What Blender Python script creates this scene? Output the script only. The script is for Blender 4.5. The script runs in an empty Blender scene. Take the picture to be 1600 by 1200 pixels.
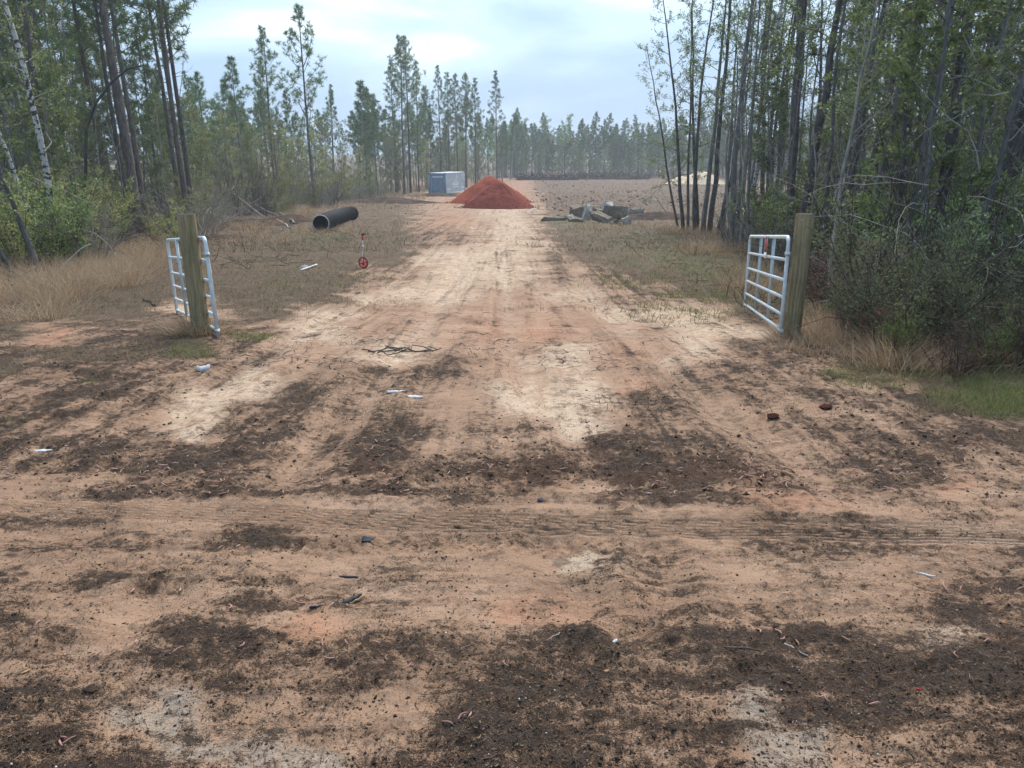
import bpy, bmesh, math, random
import numpy as np
from mathutils import Vector, Matrix
sc = bpy.context.scene
R = math.radians
# ------------------------------------------------------------------ camera, sky, sun, exposure
HC, PITCH, FPX = 1.70, R(17.1), 1202.0          # eye height, downward pitch, focal length for a 1600 px wide frame
cd = bpy.data.cameras.new('camera'); cam = bpy.data.objects.new('camera', cd); sc.collection.objects.link(cam)
cam.location = (0, 0, HC); cam.rotation_euler = (R(90) - PITCH, 0, 0)
cd.sensor_width = 36; cd.lens = 36 * FPX / 1600; cd.clip_end = 3000; cd.clip_start = 0.05
sc.camera = cam
SUN_EL, SUN_AZ = R(52), R(12)                    # sun ahead of the camera, a little to the right, behind cloud
w = bpy.data.worlds.new('World'); sc.world = w; w.use_nodes = True
def build_world():
    nt = w.node_tree; N = nt.nodes; L = nt.links; N.clear()
    def nd(t, **k):
        n = N.new(t)
        for a, b in k.items(): setattr(n, a, b)
        return n
    out = nd('ShaderNodeOutputWorld'); bg = nd('ShaderNodeBackground'); bg.inputs[1].default_value = 0.1
    sky = nd('ShaderNodeTexSky', sky_type='NISHITA'); sky.sun_disc = False
    sky.sun_elevation = SUN_EL; sky.sun_rotation = SUN_AZ; sky.air_density = 1.5; sky.dust_density = 3
    tc = nd('ShaderNodeTexCoord'); mp = nd('ShaderNodeMapping'); mp.inputs['Scale'].default_value = (1, 1, 3.2)
    mp.inputs['Location'].default_value = (0.35, 0.1, 0.42); mp.inputs['Rotation'].default_value = (0, R(-14), 0)
    L.new(tc.outputs['Generated'], mp.inputs[0])
    nz = nd('ShaderNodeTexNoise'); nz.inputs['Scale'].default_value = 2.3; nz.inputs['Detail'].default_value = 7
    nz.inputs['Roughness'].default_value = 0.5; nz.inputs['Distortion'].default_value = 0.35
    L.new(mp.outputs[0], nz.inputs['Vector'])
    dt = nd('ShaderNodeVectorMath', operation='DOT_PRODUCT')
    L.new(tc.outputs['Generated'], dt.inputs[0])
    dt.inputs[1].default_value = (math.sin(SUN_AZ) * math.cos(SUN_EL), math.cos(SUN_AZ) * math.cos(SUN_EL), math.sin(SUN_EL))
    mr = nd('ShaderNodeMapRange'); mr.inputs[1].default_value = 0.56; mr.inputs[2].default_value = 0.92
    mr.inputs[3].default_value = -0.15; mr.inputs[4].default_value = 0.18
    L.new(dt.outputs['Value'], mr.inputs[0])
    ad = nd('ShaderNodeMath', operation='ADD'); L.new(nz.outputs[0], ad.inputs[0]); L.new(mr.outputs[0], ad.inputs[1])
    cr = nd('ShaderNodeValToRGB'); e = cr.color_ramp.elements
    e[0].position = 0.38; e[0].color = (0.165, 0.255, 0.375, 1); e[1].position = 0.82; e[1].color = (1.25, 1.27, 1.27, 1)
    m = cr.color_ramp.elements.new(0.52); m.color = (0.265, 0.36, 0.465, 1); m = cr.color_ramp.elements.new(0.62); m.color = (0.49, 0.545, 0.585, 1)
    L.new(ad.outputs[0], cr.inputs[0])
    sc10 = nd('ShaderNodeVectorMath', operation='SCALE'); sc10.inputs['Scale'].default_value = 10.0
    L.new(cr.outputs[0], sc10.inputs[0])
    mx = nd('ShaderNodeMix', data_type='RGBA'); mx.inputs[0].default_value = 0.92
    L.new(sky.outputs[0], mx.inputs[6]); L.new(sc10.outputs[0], mx.inputs[7])
    L.new(mx.outputs[2], bg.inputs[0]); L.new(bg.outputs[0], out.inputs[0])
build_world()
sl = bpy.data.lights.new('sun', 'SUN'); sl.energy = 1.5; sl.angle = R(20); sl.color = (1, 0.95, 0.88)
so = bpy.data.objects.new('sun', sl); sc.collection.objects.link(so)
so.rotation_euler = (R(90) - SUN_EL, 0, math.pi - SUN_AZ)
vs = sc.view_settings; vs.view_transform = 'Standard'; vs.look = 'None'; vs.exposure = 1.45; vs.gamma = 1; vs.use_curve_mapping = False
cy = sc.cycles; cy.max_bounces = 6; cy.diffuse_bounces = 3; cy.glossy_bounces = 2; cy.transmission_bounces = 3
cy.transparent_max_bounces = 4; cy.volume_bounces = 0; cy.use_denoising = True; cy.use_adaptive_sampling = True
cy.adaptive_threshold = 0.02; cy.caustics_reflective = False; cy.caustics_refractive = False
cy.sample_clamp_indirect = 6

# ------------------------------------------------------------------ helpers
COL = sc.collection
rng = np.random.default_rng(7)
def tag(o, label=None, cat=None, group=None, kind=None):
    if label: o['label'] = label
    if cat: o['category'] = cat
    if group: o['group'] = group
    if kind: o['kind'] = kind
    return o
def empty(name, loc=(0, 0, 0), rz=0, rx=0, ry=0):
    o = bpy.data.objects.new(name, None); COL.objects.link(o); o.empty_display_size = 0.2
    o.location = loc; o.rotation_euler = (rx, ry, rz); return o
def link(name, me, parent=None, loc=None):
    o = bpy.data.objects.new(name, me); COL.objects.link(o)
    if parent: o.parent = parent
    if loc is not None: o.location = loc
    return o
def hash2(ix, iy, s):
    h = (ix.astype(np.int64) * 374761393 + iy.astype(np.int64) * 668265263 + s * 1442695041) & 0x7fffffff
    h = ((h ^ (h >> 13)) * 1274126177) & 0x7fffffff
    h = ((h ^ (h >> 16)) * 1103515245) & 0x7fffffff
    return h / 0x7fffffff
def noise(x, y, s=0):
    x = np.asarray(x, float); y = np.asarray(y, float)
    ix = np.floor(x); iy = np.floor(y); fx = x - ix; fy = y - iy
    ix = ix.astype(np.int64); iy = iy.astype(np.int64)
    u = fx * fx * (3 - 2 * fx); v = fy * fy * (3 - 2 * fy)
    a = hash2(ix, iy, s); b = hash2(ix + 1, iy, s); c = hash2(ix, iy + 1, s); d = hash2(ix + 1, iy + 1, s)
    return (a + (b - a) * u) * (1 - v) + (c + (d - c) * u) * v
def fbm(x, y, o=4, s=0):
    t = 0; a = 0.5; n = 0
    for i in range(o):
        t = t + a * noise(x, y, s + i * 17); n += a; a *= 0.5; x = np.asarray(x) * 2.03 + 7.1; y = np.asarray(y) * 2.03 + 3.3
    return t / n
class MB:
    def __init__(s): s.v = []; s.q = []; s.t = []; s.n = 0
    def add(s, v, q=None, t=None):
        v = np.asarray(v, float).reshape(-1, 3)
        if q is not None and len(q): s.q.append(np.asarray(q, np.int64) + s.n)
        if t is not None and len(t): s.t.append(np.asarray(t, np.int64) + s.n)
        s.v.append(v); s.n += len(v); return s
    def mesh(s, name, mat=None, smooth=False):
        me = bpy.data.meshes.new(name)
        if not s.v: return me
        V = np.concatenate(s.v); Q = np.concatenate(s.q) if s.q else np.zeros((0, 4), np.int64)
        T = np.concatenate(s.t) if s.t else np.zeros((0, 3), np.int64)
        me.vertices.add(len(V)); me.vertices.foreach_set('co', V.astype(np.float32).ravel())
        me.loops.add(len(Q) * 4 + len(T) * 3); me.polygons.add(len(Q) + len(T))
        me.loops.foreach_set('vertex_index', np.concatenate([Q.ravel(), T.ravel()]).astype(np.int32))
        st = np.concatenate([np.arange(len(Q)) * 4, len(Q) * 4 + np.arange(len(T)) * 3])
        me.polygons.foreach_set('loop_start', st.astype(np.int32))
        if smooth: me.polygons.foreach_set('use_smooth', np.ones(len(Q) + len(T), bool))
        me.update(calc_edges=True); me.validate()
        if mat: me.materials.append(mat)
        return me
    def obj(s, name, mat, parent=None, smooth=False): return link(name, s.mesh(name, mat, smooth), parent)
    def box(s, x0, x1, y0, y1, z0, z1):
        v = [(x, y, z) for x in (x0, x1) for y in (y0, y1) for z in (z0, z1)]
        return s.add(v, [(0, 1, 3, 2), (4, 6, 7, 5), (0, 4, 5, 1), (2, 3, 7, 6), (0, 2, 6, 4), (1, 5, 7, 3)])
    def tube(s, P, r, n=6, cap=True):
        P = np.asarray(P, float); k = len(P); r = np.broadcast_to(np.asarray(r, float), (k,))
        T = np.gradient(P, axis=0); T /= np.linalg.norm(T, axis=1)[:, None] + 1e-9
        ref = np.array([0.31, 0.17, 0.94]) if abs(T[:, 2]).mean() < 0.8 else np.array([0.94, 0.31, 0.1])
        A = np.cross(T, ref); A /= np.linalg.norm(A, axis=1)[:, None] + 1e-9; B = np.cross(T, A)
        th = np.arange(n) * 2 * math.pi / n
        V = P[:, None] + r[:, None, None] * (np.cos(th)[None, :, None] * A[:, None] + np.sin(th)[None, :, None] * B[:, None])
        i = np.arange(k - 1)[:, None] * n; j = np.arange(n)[None]; j2 = (j + 1) % n
        q = np.stack([i + j, i + j2, i + n + j2, i + n + j], -1).reshape(-1, 4)
        V = V.reshape(-1, 3); t = None
        if cap:
            V = np.concatenate([V, P[:1], P[-1:]]); a, b = k * n, k * n + 1
            t = [(a, (m + 1) % n, m) for m in range(n)] + [(b, (k - 1) * n + m, (k - 1) * n + (m + 1) % n) for m in range(n)]
        return s.add(V, q, t)
    def leaves(s, P, D, L, W, rg):
        """diamond leaves at P pointing along D"""
        n = len(P); D = D / (np.linalg.norm(D, axis=1)[:, None] + 1e-9)
        S = np.cross(D, rg.normal(size=(n, 3))); S /= np.linalg.norm(S, axis=1)[:, None] + 1e-9
        L = np.broadcast_to(L, (n,))[:, None]; W = np.broadcast_to(W, (n,))[:, None]
        V = np.stack([P, P + D * L * .45 + S * W * .5, P + D * L, P + D * L * .45 - S * W * .5], 1).reshape(-1, 3)
        return s.add(V, np.arange(n * 4).reshape(-1, 4))
    def blades(s, P, D, L, W, bend, rg, seg=2):
        """grass blades: bent strips rising along D"""
        n = len(P); D = D / (np.linalg.norm(D, axis=1)[:, None] + 1e-9)
        L = np.broadcast_to(L, (n,))[:, None]; W = np.broadcast_to(W, (n,))[:, None]
        a = rg.uniform(0, 2 * math.pi, n); S = np.stack([np.cos(a), np.sin(a), 0 * a], 1)
        H = D * np.array([1, 1, 0]) + 0.35 * np.stack([np.cos(a + 1.5), np.sin(a + 1.5), 0 * a], 1)
        bend = np.broadcast_to(bend, (n,))[:, None]
        rows = []
        for k in range(seg + 1):
            f = k / seg; c = P + D * L * f + H * bend * L * f * f - np.array([0, 0, 1]) * bend * L * f * f * .45
            wv = W * (1 - f) * .5 + W * .06
            rows += [c - S * wv, c + S * wv]
        V = np.stack(rows, 1).reshape(-1, 3); m = 2 * (seg + 1)
        b = np.arange(n)[:, None] * m
        q = np.concatenate([b + np.array([[2 * k, 2 * k + 1, 2 * k + 3, 2 * k + 2]]) for k in range(seg)])
        return s.add(V, q)

# ------------------------------------------------------------------ materials
def mat(name):
    m = bpy.data.materials.new(name); m.use_nodes = True; m.node_tree.nodes.clear(); return m
class NT:
    def __init__(s, m): s.t = m.node_tree; s.N = s.t.nodes; s.L = s.t.links
    def n(s, t, ins=None, **k):
        x = s.N.new(t)
        for a, b in k.items(): setattr(x, a, b)
        for a, b in (ins or {}).items():
            if isinstance(b, bpy.types.NodeSocket): s.L.new(b, x.inputs[a])
            else: x.inputs[a].default_value = b
        return x
    def noise(s, vec, scale, det=4, rough=.55, dist=0): return s.n('ShaderNodeTexNoise', {'Vector': vec, 'Scale': scale, 'Detail': det, 'Roughness': rough, 'Distortion': dist}).outputs[0]
    def math(s, op, a, b=None, c=None, clamp=False):
        i = {0: a}
        if b is not None: i[1] = b
        if c is not None: i[2] = c
        return s.n('ShaderNodeMath', i, operation=op, use_clamp=clamp).outputs[0]
    def ramp(s, f, els):
        x = s.n('ShaderNodeValToRGB', {0: f}); e = x.color_ramp.elements
        for i, (p, c) in enumerate(els):
            if i < 2: e[i].position = p
            else: e.new(p)
            e[i].color = (*c, 1) if len(c) == 3 else c
        return x.outputs[0]
    def mix(s, f, a, b, bt='MIX'):
        x = s.n('ShaderNodeMix', {0: f}, data_type='RGBA', blend_type=bt)
        for i, c in ((6, a), (7, b)):
            if isinstance(c, bpy.types.NodeSocket): s.L.new(c, x.inputs[i])
            else: x.inputs[i].default_value = (*c, 1)
        return x.outputs[2]
    def step(s, v, lo, hi): return s.n('ShaderNodeMapRange', {0: v, 1: lo, 2: hi}, interpolation_type='SMOOTHSTEP').outputs[0]
    def pos(s, sc_=None):
        o = s.n('ShaderNodeTexCoord').outputs['Object']
        return s.n('ShaderNodeMapping', {0: o, 'Scale': sc_}).outputs[0] if sc_ else o
    def done(s, col, rough=.8, spec=.3, metal=0, bump=None, bd=.01, bs=1.0, extra=None):
        p = s.n('ShaderNodeBsdfPrincipled', {'Roughness': rough, 'Metallic': metal, 'Specular IOR Level': spec})
        if isinstance(col, bpy.types.NodeSocket): s.L.new(col, p.inputs['Base Color'])
        else: p.inputs['Base Color'].default_value = (*col, 1)
        if bump is not None:
            b = s.n('ShaderNodeBump', {'Height': bump, 'Distance': bd, 'Strength': bs}); s.L.new(b.outputs[0], p.inputs['Normal'])
        o = s.n('ShaderNodeOutputMaterial'); s.L.new(p.outputs[0], o.inputs[0]); return p
def m_leaf(name, cols, rough=.5, trans=.35, objvar=.35):
    m = mat(name); t = NT(m)
    g = t.n('ShaderNodeNewGeometry').outputs['Random Per Island']
    c = t.ramp(g, [(i / (len(cols) - 1), k) for i, k in enumerate(cols)] if len(cols) > 2 else [(0, cols[0]), (1, cols[1])])
    oi = t.n('ShaderNodeObjectInfo').outputs['Random']
    val = t.n('ShaderNodeMapRange', {0: oi, 3: 1 - objvar, 4: 1 + objvar}).outputs[0]
    hue = t.n('ShaderNodeMapRange', {0: t.math('FRACT', t.math('MULTIPLY', oi, 7.31)), 3: .485, 4: .515}).outputs[0]
    c = t.n('ShaderNodeHueSaturation', {'Hue': hue, 'Value': val, 'Color': c, 'Saturation': 1.0}).outputs[0]
    p = t.n('ShaderNodeBsdfPrincipled', {'Base Color': c, 'Roughness': rough, 'Specular IOR Level': .15})
    tr = t.n('ShaderNodeBsdfTranslucent', {'Color': c})
    x = t.n('ShaderNodeMixShader', {0: trans, 1: p.outputs[0], 2: tr.outputs[0]})
    o = t.n('ShaderNodeOutputMaterial'); t.L.new(x.outputs[0], o.inputs[0]); return m
def m_bark(name, a, b, sx=18, sz=4, bd=.02, patch=None):
    m = mat(name); t = NT(m); p = t.pos((sx, sx, sz)); n1 = t.noise(p, 1.0, 6, .65); p2 = t.pos(); n2 = t.noise(p2, 1.7, 3)
    c = t.ramp(n1, [(.35, a), (.68, b)])
    c = t.mix(t.step(n2, .35, .7), c, t.mix(.5, c, tuple(x * .55 for x in a)))
    if patch: c = t.mix(t.step(t.noise(t.pos((6, 6, 9)), 1.0, 5, .6), .50, .58), c, patch)
    oi = t.n('ShaderNodeObjectInfo').outputs['Random']
    c = t.n('ShaderNodeHueSaturation', {'Value': t.n('ShaderNodeMapRange', {0: oi, 3: .75, 4: 1.25}).outputs[0], 'Color': c}).outputs[0]
    t.done(c, .9, .15, bump=n1, bd=bd); return m
M = {}
M['pine_bark'] = m_bark('pine_bark', (.085, .068, .06), (.225, .19, .17))
M['grey_bark'] = m_bark('grey_bark', (.10, .097, .093), (.25, .243, .233))
M['dark_bark'] = m_bark('dark_bark', (.062, .060, .058), (.18, .174, .168))
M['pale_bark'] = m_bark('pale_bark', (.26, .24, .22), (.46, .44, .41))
M['birch_bark'] = m_bark('birch_bark', (.55, .53, .49), (.72, .70, .66), 6, 10, .006, patch=(.07, .06, .055))
M['dead_wood'] = m_bark('dead_wood', (.13, .11, .095), (.34, .31, .28), 25, 5, .01)
M['twig_pale'] = m_bark('twig_pale', (.22, .19, .16), (.42, .38, .33))
M['twig_dark'] = m_bark('twig_dark', (.05, .04, .033), (.15, .125, .105))
M['needle'] = m_leaf('needle', [(0.068, 0.124, 0.044), (0.133, 0.208, 0.069), (0.208, 0.270, 0.096)], .45, .25, .25)
M['needle_far'] = m_leaf('needle_far', [(0.064, 0.114, 0.041), (0.120, 0.175, 0.063), (0.167, 0.221, 0.085)], .5, .25, .25)
M['leaf_dark'] = m_leaf('leaf_dark', [(0.097, 0.138, 0.055), (0.193, 0.258, 0.090), (0.327, 0.373, 0.137)], .4, .3)
M['leaf_mid'] = m_leaf('leaf_mid', [(0.102, 0.138, 0.048), (0.183, 0.222, 0.078), (0.284, 0.304, 0.122)], .45, .4)
M['leaf_yellow'] = m_leaf('leaf_yellow', [(0.171, 0.203, 0.070), (0.297, 0.317, 0.113), (0.410, 0.379, 0.180)], .5, .4)
M['leaf_grey'] = m_leaf('leaf_grey', [(0.066, 0.088, 0.041), (0.126, 0.149, 0.072), (0.198, 0.204, 0.113)], .6, .3)
M['leaf_rust'] = m_leaf('leaf_rust', [(0.102, 0.063, 0.045), (0.173, 0.098, 0.067), (0.226, 0.147, 0.102)], .6, .3)
M['dry_grass'] = m_leaf('dry_grass', [(.24, .17, .09), (.40, .30, .175), (.56, .45, .295)], .65, .3, 0)
M['dry_grass_dull'] = m_leaf('dry_grass_dull', [(0.117, 0.091, 0.053), (0.203, 0.160, 0.091), (0.330, 0.267, 0.160)], .7, .3, 0)
M['green_grass'] = m_leaf('green_grass', [(.085, .12, .03), (.15, .19, .05), (.24, .25, .10)], .5, .4, 0)
M['litter'] = m_leaf('litter', [(.02, .014, .011), (.045, .028, .02), (.085, .045, .03), (.035, .024, .018), (.22, .15, .09), (.03, .02, .015)], .7, .1, 0)
M['catkin'] = m_leaf('catkin', [(.30, .13, .10), (.42, .22, .17), (.52, .34, .27)], .6, .1, .2)

def m_soil():
    m = mat('soil'); t = NT(m); P = t.pos()
    A = t.n('ShaderNodeAttribute', attribute_name='soil_a'); B = t.n('ShaderNodeAttribute', attribute_name='soil_b')
    sa = t.n('ShaderNodeSeparateColor', {0: A.outputs['Color']}); sb = t.n('ShaderNodeSeparateColor', {0: B.outputs['Color']})
    dark, red, pale = sa.outputs[0], sa.outputs[1], sa.outputs[2]; veg, grey, green = sb.outputs[0], sb.outputs[1], sb.outputs[2]
    n_big = t.noise(P, 1.3, 5, .6); n_mid = t.noise(P, 7, 6, .65, .3); n_fine = t.noise(P, 38, 6, .7); n_grit = t.noise(P, 160, 3, .7)
    nst = t.noise(t.pos((9, 3.0, 9)), 1.0, 6, .68, .4)
    n_iso = t.noise(P, 1.7, 7, .72, .4); n_huge = t.noise(P, .16, 5, .65)
    along = t.noise(t.pos((4.6, .14, 1)), 1.0, 7, .70, .2); across = t.noise(t.pos((.35, 6.0, 1)), 1.0, 7, .70, .2)
    yy = t.n('ShaderNodeSeparateXYZ', {0: P}).outputs[1]; xx = t.n('ShaderNodeSeparateXYZ', {0: P}).outputs[0]
    turn = t.step(t.math('ADD', yy, t.math('MULTIPLY', t.math('SUBTRACT', n_huge, .5), 2.0)), 3.7, 5.0)
    streak = t.math('ADD', t.math('MULTIPLY', along, turn), t.math('MULTIPLY', across, t.math('SUBTRACT', 1.0, turn)))
    n_low = t.math('ADD', t.math('MULTIPLY', streak, .48), t.math('MULTIPLY', n_iso, .52))
    n_rag = t.noise(P, 16, 8, .82, .2)
    def thr(a, wgt=2.6, lo=.22, hi=.78, src=None):
        mixn = t.math('ADD', t.math('MULTIPLY', src or n_low, .50), t.math('ADD', t.math('MULTIPLY', n_rag, .34), t.math('MULTIPLY', n_grit, .16)))
        return t.step(t.math('ADD', a, t.math('MULTIPLY', t.math('SUBTRACT', mixn, .5), wgt)), lo, hi)
    base = t.ramp(n_big, [(.3, (.25, .148, .092)), (.5, (.33, .205, .132)), (.72, (.395, .262, .178))])
    c = t.mix(thr(pale, 5.6, .34, .70), base, t.ramp(n_mid, [(.3, (.44, .31, .21)), (.55, (.56, .43, .31)), (.75, (.62, .49, .37))]))
    c = t.mix(thr(grey, 5.0, .34, .72), c, t.ramp(n_fine, [(.3, (.20, .165, .13)), (.7, (.40, .34, .275))]))
    c = t.mix(t.math('MULTIPLY', thr(red, 5.0, .30, .9), .66), c, t.ramp(n_mid, [(.3, (.34, .145, .08)), (.7, (.45, .225, .13))]))
    n_all = t.math('ADD', t.math('MULTIPLY', t.noise(P, .8, 9, .80, .3), .7), t.math('MULTIPLY', n_fine, .3))
    vg = t.ramp(n_all, [(.36, (.026, .022, .016)), (.47, (.068, .057, .037)), (.56, (.125, .103, .067)), (.66, (.25, .21, .145))])
    vg = t.mix(t.math('MULTIPLY', t.step(n_iso, .48, .58), .5), vg, (.075, .085, .036))
    vg = t.mix(t.math('MULTIPLY', t.step(t.noise(P, .45, 7, .75), .50, .60), .6), vg, (.055, .043, .033))
    vg = t.mix(t.math('MULTIPLY', green, t.step(n_mid, .38, .6)), vg, t.ramp(n_fine, [(.3, (.05, .062, .02)), (.7, (.15, .165, .06))]))
    c = t.mix(thr(veg, 5.0, .36, .60), c, vg)
    st = t.step(t.math('ADD', t.math('MULTIPLY', streak, .40), t.math('MULTIPLY', t.noise(P, 2.6, 9, .80, .5), .60)), .515, .565)
    c = t.mix(t.math('MULTIPLY', st, .60), c, t.ramp(n_big, [(.35, (.15, .10, .068)), (.65, (.20, .115, .07))]))
    c = t.mix(t.math('MULTIPLY', t.step(t.noise(P, 5.5, 8, .80, .3), .56, .61), .6), c, (.085, .06, .045))
    c = t.mix(t.math('MULTIPLY', thr(t.math('ADD', dark, .27), 7.0, .30, .78), .78), c, t.ramp(n_mid, [(.3, (.145, .086, .055)), (.7, (.255, .152, .093))]))
    dk = t.ramp(n_fine, [(.30, (.020, .016, .014)), (.50, (.066, .048, .038)), (.70, (.16, .115, .086))])
    dk = t.mix(t.math('MULTIPLY', t.step(n_big, .5, .66), .4), dk, (.095, .05, .033))
    dk = t.mix(t.math('MULTIPLY', thr(red, 3.0, .2, 1.0), .75), dk, t.ramp(n_fine, [(.3, (.06, .03, .02)), (.7, (.17, .085, .052))]))
    fd = t.math('MULTIPLY', thr(t.math('SUBTRACT', dark, .20), 7.6, .30, .80), .90)
    c = t.mix(fd, c, dk)
    # crumbs of dark humus and pale grit strewn everywhere
    c = t.mix(t.math('MULTIPLY', t.step(n_grit, .57, .66), .6), c, (.06, .042, .03))
    c = t.mix(t.math('MULTIPLY', t.step(t.noise(P, 70, 5, .8), .58, .66), .62), c, (.045, .033, .026))
    c = t.mix(t.math('MULTIPLY', t.step(t.noise(P, 120, 2, .6), .70, .75), .6), c, (.55, .47, .38))
    h = t.math('ADD', t.math('MULTIPLY', n_fine, .55), t.math('ADD', t.math('MULTIPLY', n_mid, .8), t.math('MULTIPLY', n_grit, .16)))
    h = t.math('MULTIPLY', h, t.n('ShaderNodeMapRange', {0: t.math('ADD', fd, veg, clamp=True), 3: .45, 4: 1.6}).outputs[0])
    t.done(c, .85, .18, bump=h, bd=.055, bs=.9)
    return m
M['soil'] = m_soil()

# ------------------------------------------------------------------ the land
CP, SP = math.cos(PITCH), math.sin(PITCH)
def zb(y):
    k = np.clip((np.asarray(y, float) - 8.6) / 5.5, 0, 1)
    return -5.75 * (1 - np.exp(-np.maximum(y, -30) / 90.0)) - .25 * k * k * (3 - 2 * k)   # the drive runs downhill to the clearing
def pix(x, y, z):
    """bearing of a ground point, in photograph pixels"""
    dep = np.maximum(y * CP - (z - HC) * SP, .3); up = y * SP + (z - HC) * CP
    return 800 + FPX * x / dep, 600 - FPX * up / dep
def at(px, py):
    """ground point (x, y) seen at a pixel of the photograph"""
    px = np.asarray(px, float); py = np.asarray(py, float)
    a = (px - 800) / FPX; b = (600 - py) / FPX
    dy = CP + b * SP; dz = -SP + b * CP
    t = np.full(np.broadcast(px, py).shape, 1.8)
    for i in range(60):
        f = HC + t * dz - zb(t * dy); k = np.clip((t * dy - 8.6) / 5.5, 0, 1); g = dz + (5.75 / 90 * np.exp(-t * dy / 90) + .25 * 6 * k * (1 - k) / 5.5) * dy
        t = np.clip(t - f / np.minimum(g, -1e-3), .5, 400)
    return t * a, t * dy
def x_at(px, y):
    z = zb(y); return (px - 800) / FPX * (y * CP - (z - HC) * SP)
ROWS = [300, 330, 345, 370, 400, 430, 460, 490, 520, 550, 580, 610, 640, 670, 700, 730, 760, 785, 815, 850, 880, 910, 940, 970, 1000, 1030, 1060, 1090, 1130, 1170, 1200]
SOIL = """vvvvvvvorkkkkvvvv
vvvvvvvopvkkvvvvv
vvvvvvvrpgvvvvvvv
vvvvvgvmpvgvvvvvv
vvvvvvvppvggvvvvv
vvvvvvmppmvggvvvv
vvvvvvppopmvgvvvv
vvvpvpooooppvgvvv
vrdvmpoorooppmvvv
dvvgmopooprpmmvvv
vddmptmmopommmvgg
mddppmmtpprmdmmvg
mdmpmdmtppmmmmdvg
mmmpdddtmpmtmmmmm
dDddmddtmxmmmmddm
DDdDddxmxxdxxmddm
mmddddxmxxxxxxmrm
tmmtttmmttddrrmmd
mtttmmttttttmmoom
tmmtdmtttottmmmom
mtmmmttttptottttm
dmmtmtttotottttmm
mdtommttroottttdd
mtoddrmtromdmttdd
dmoddrddddmdddtpm
mmdDdddddDddDdmyd
tddddmmmDDdmdmDDD
ddmytttdDDddymDDD
DdyytttDDDDmymDDD
DDmyytmDDDddyyDDD
DDDmyyDDDDddyymDD""".split('\n')
CH = dict(t=(.22, .14, .25, 0, 0, 0), p=(.12, .16, .68, 0, 0, 0), o=(.16, .56, .35, 0, 0, 0), r=(.16, .86, .1, 0, 0, 0), m=(.50, .2, .15, 0, 0, 0),
          d=(.60, .25, .1, 0, 0, 0), D=(.77, .15, .05, 0, .1, 0), x=(.66, .75, 0, 0, 0, 0), v=(.40, .05, .15, .9, 0, .15), g=(.1, 0, 0, .8, 0, .9),
          y=(.34, 0, .3, 0, .8, 0), k=(.62, 0, .06, .85, .6, .1))
SG = np.array([[CH[c] for c in r] for r in SOIL])
def polyd(x, y, pts):
    """distance from, and length along, a polyline"""
    best = np.full(np.shape(x), 1e9); along = np.zeros(np.shape(x)); acc = 0; side = np.zeros(np.shape(x))
    for (ax, ay), (bx, by) in zip(pts[:-1], pts[1:]):
        dx, dy = bx - ax, by - ay; l = math.hypot(dx, dy)
        tt = np.clip(((x - ax) * dx + (y - ay) * dy) / l ** 2, 0, 1)
        d = np.hypot(x - ax - tt * dx, y - ay - tt * dy); u = d < best
        best = np.where(u, d, best); along = np.where(u, acc + tt * l, along)
        side = np.where(u, ((x - ax) * dy - (y - ay) * dx) / l, side); acc += l
    return best, along, side
def path(*pp): return [tuple(float(v) for v in at(a, b)) for a, b in pp]
TREAD = path((60, 795), (300, 803), (600, 814), (900, 822), (1250, 830), (1700, 842))
LUGS = path((440, 858), (620, 850), (830, 852), (1050, 862))
TRACKS = [path((440, 760), (560, 640), (640, 540), (715, 420), (745, 345)), path((1330, 780), (1120, 640), (980, 520), (880, 400), (810, 345)),
          path((940, 760), (860, 640), (800, 540), (790, 420), (775, 345)), path((200, 700), (360, 600), (520, 500), (640, 420), (700, 365)), path((250, 930), (200, 985), (120, 1020)), path((850, 850), (890, 910), (960, 980)), path((1020, 860), (1040, 920), (1000, 1000))]
RIDGE = path((560, 482), (680, 492), (760, 510), (800, 528))
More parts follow.
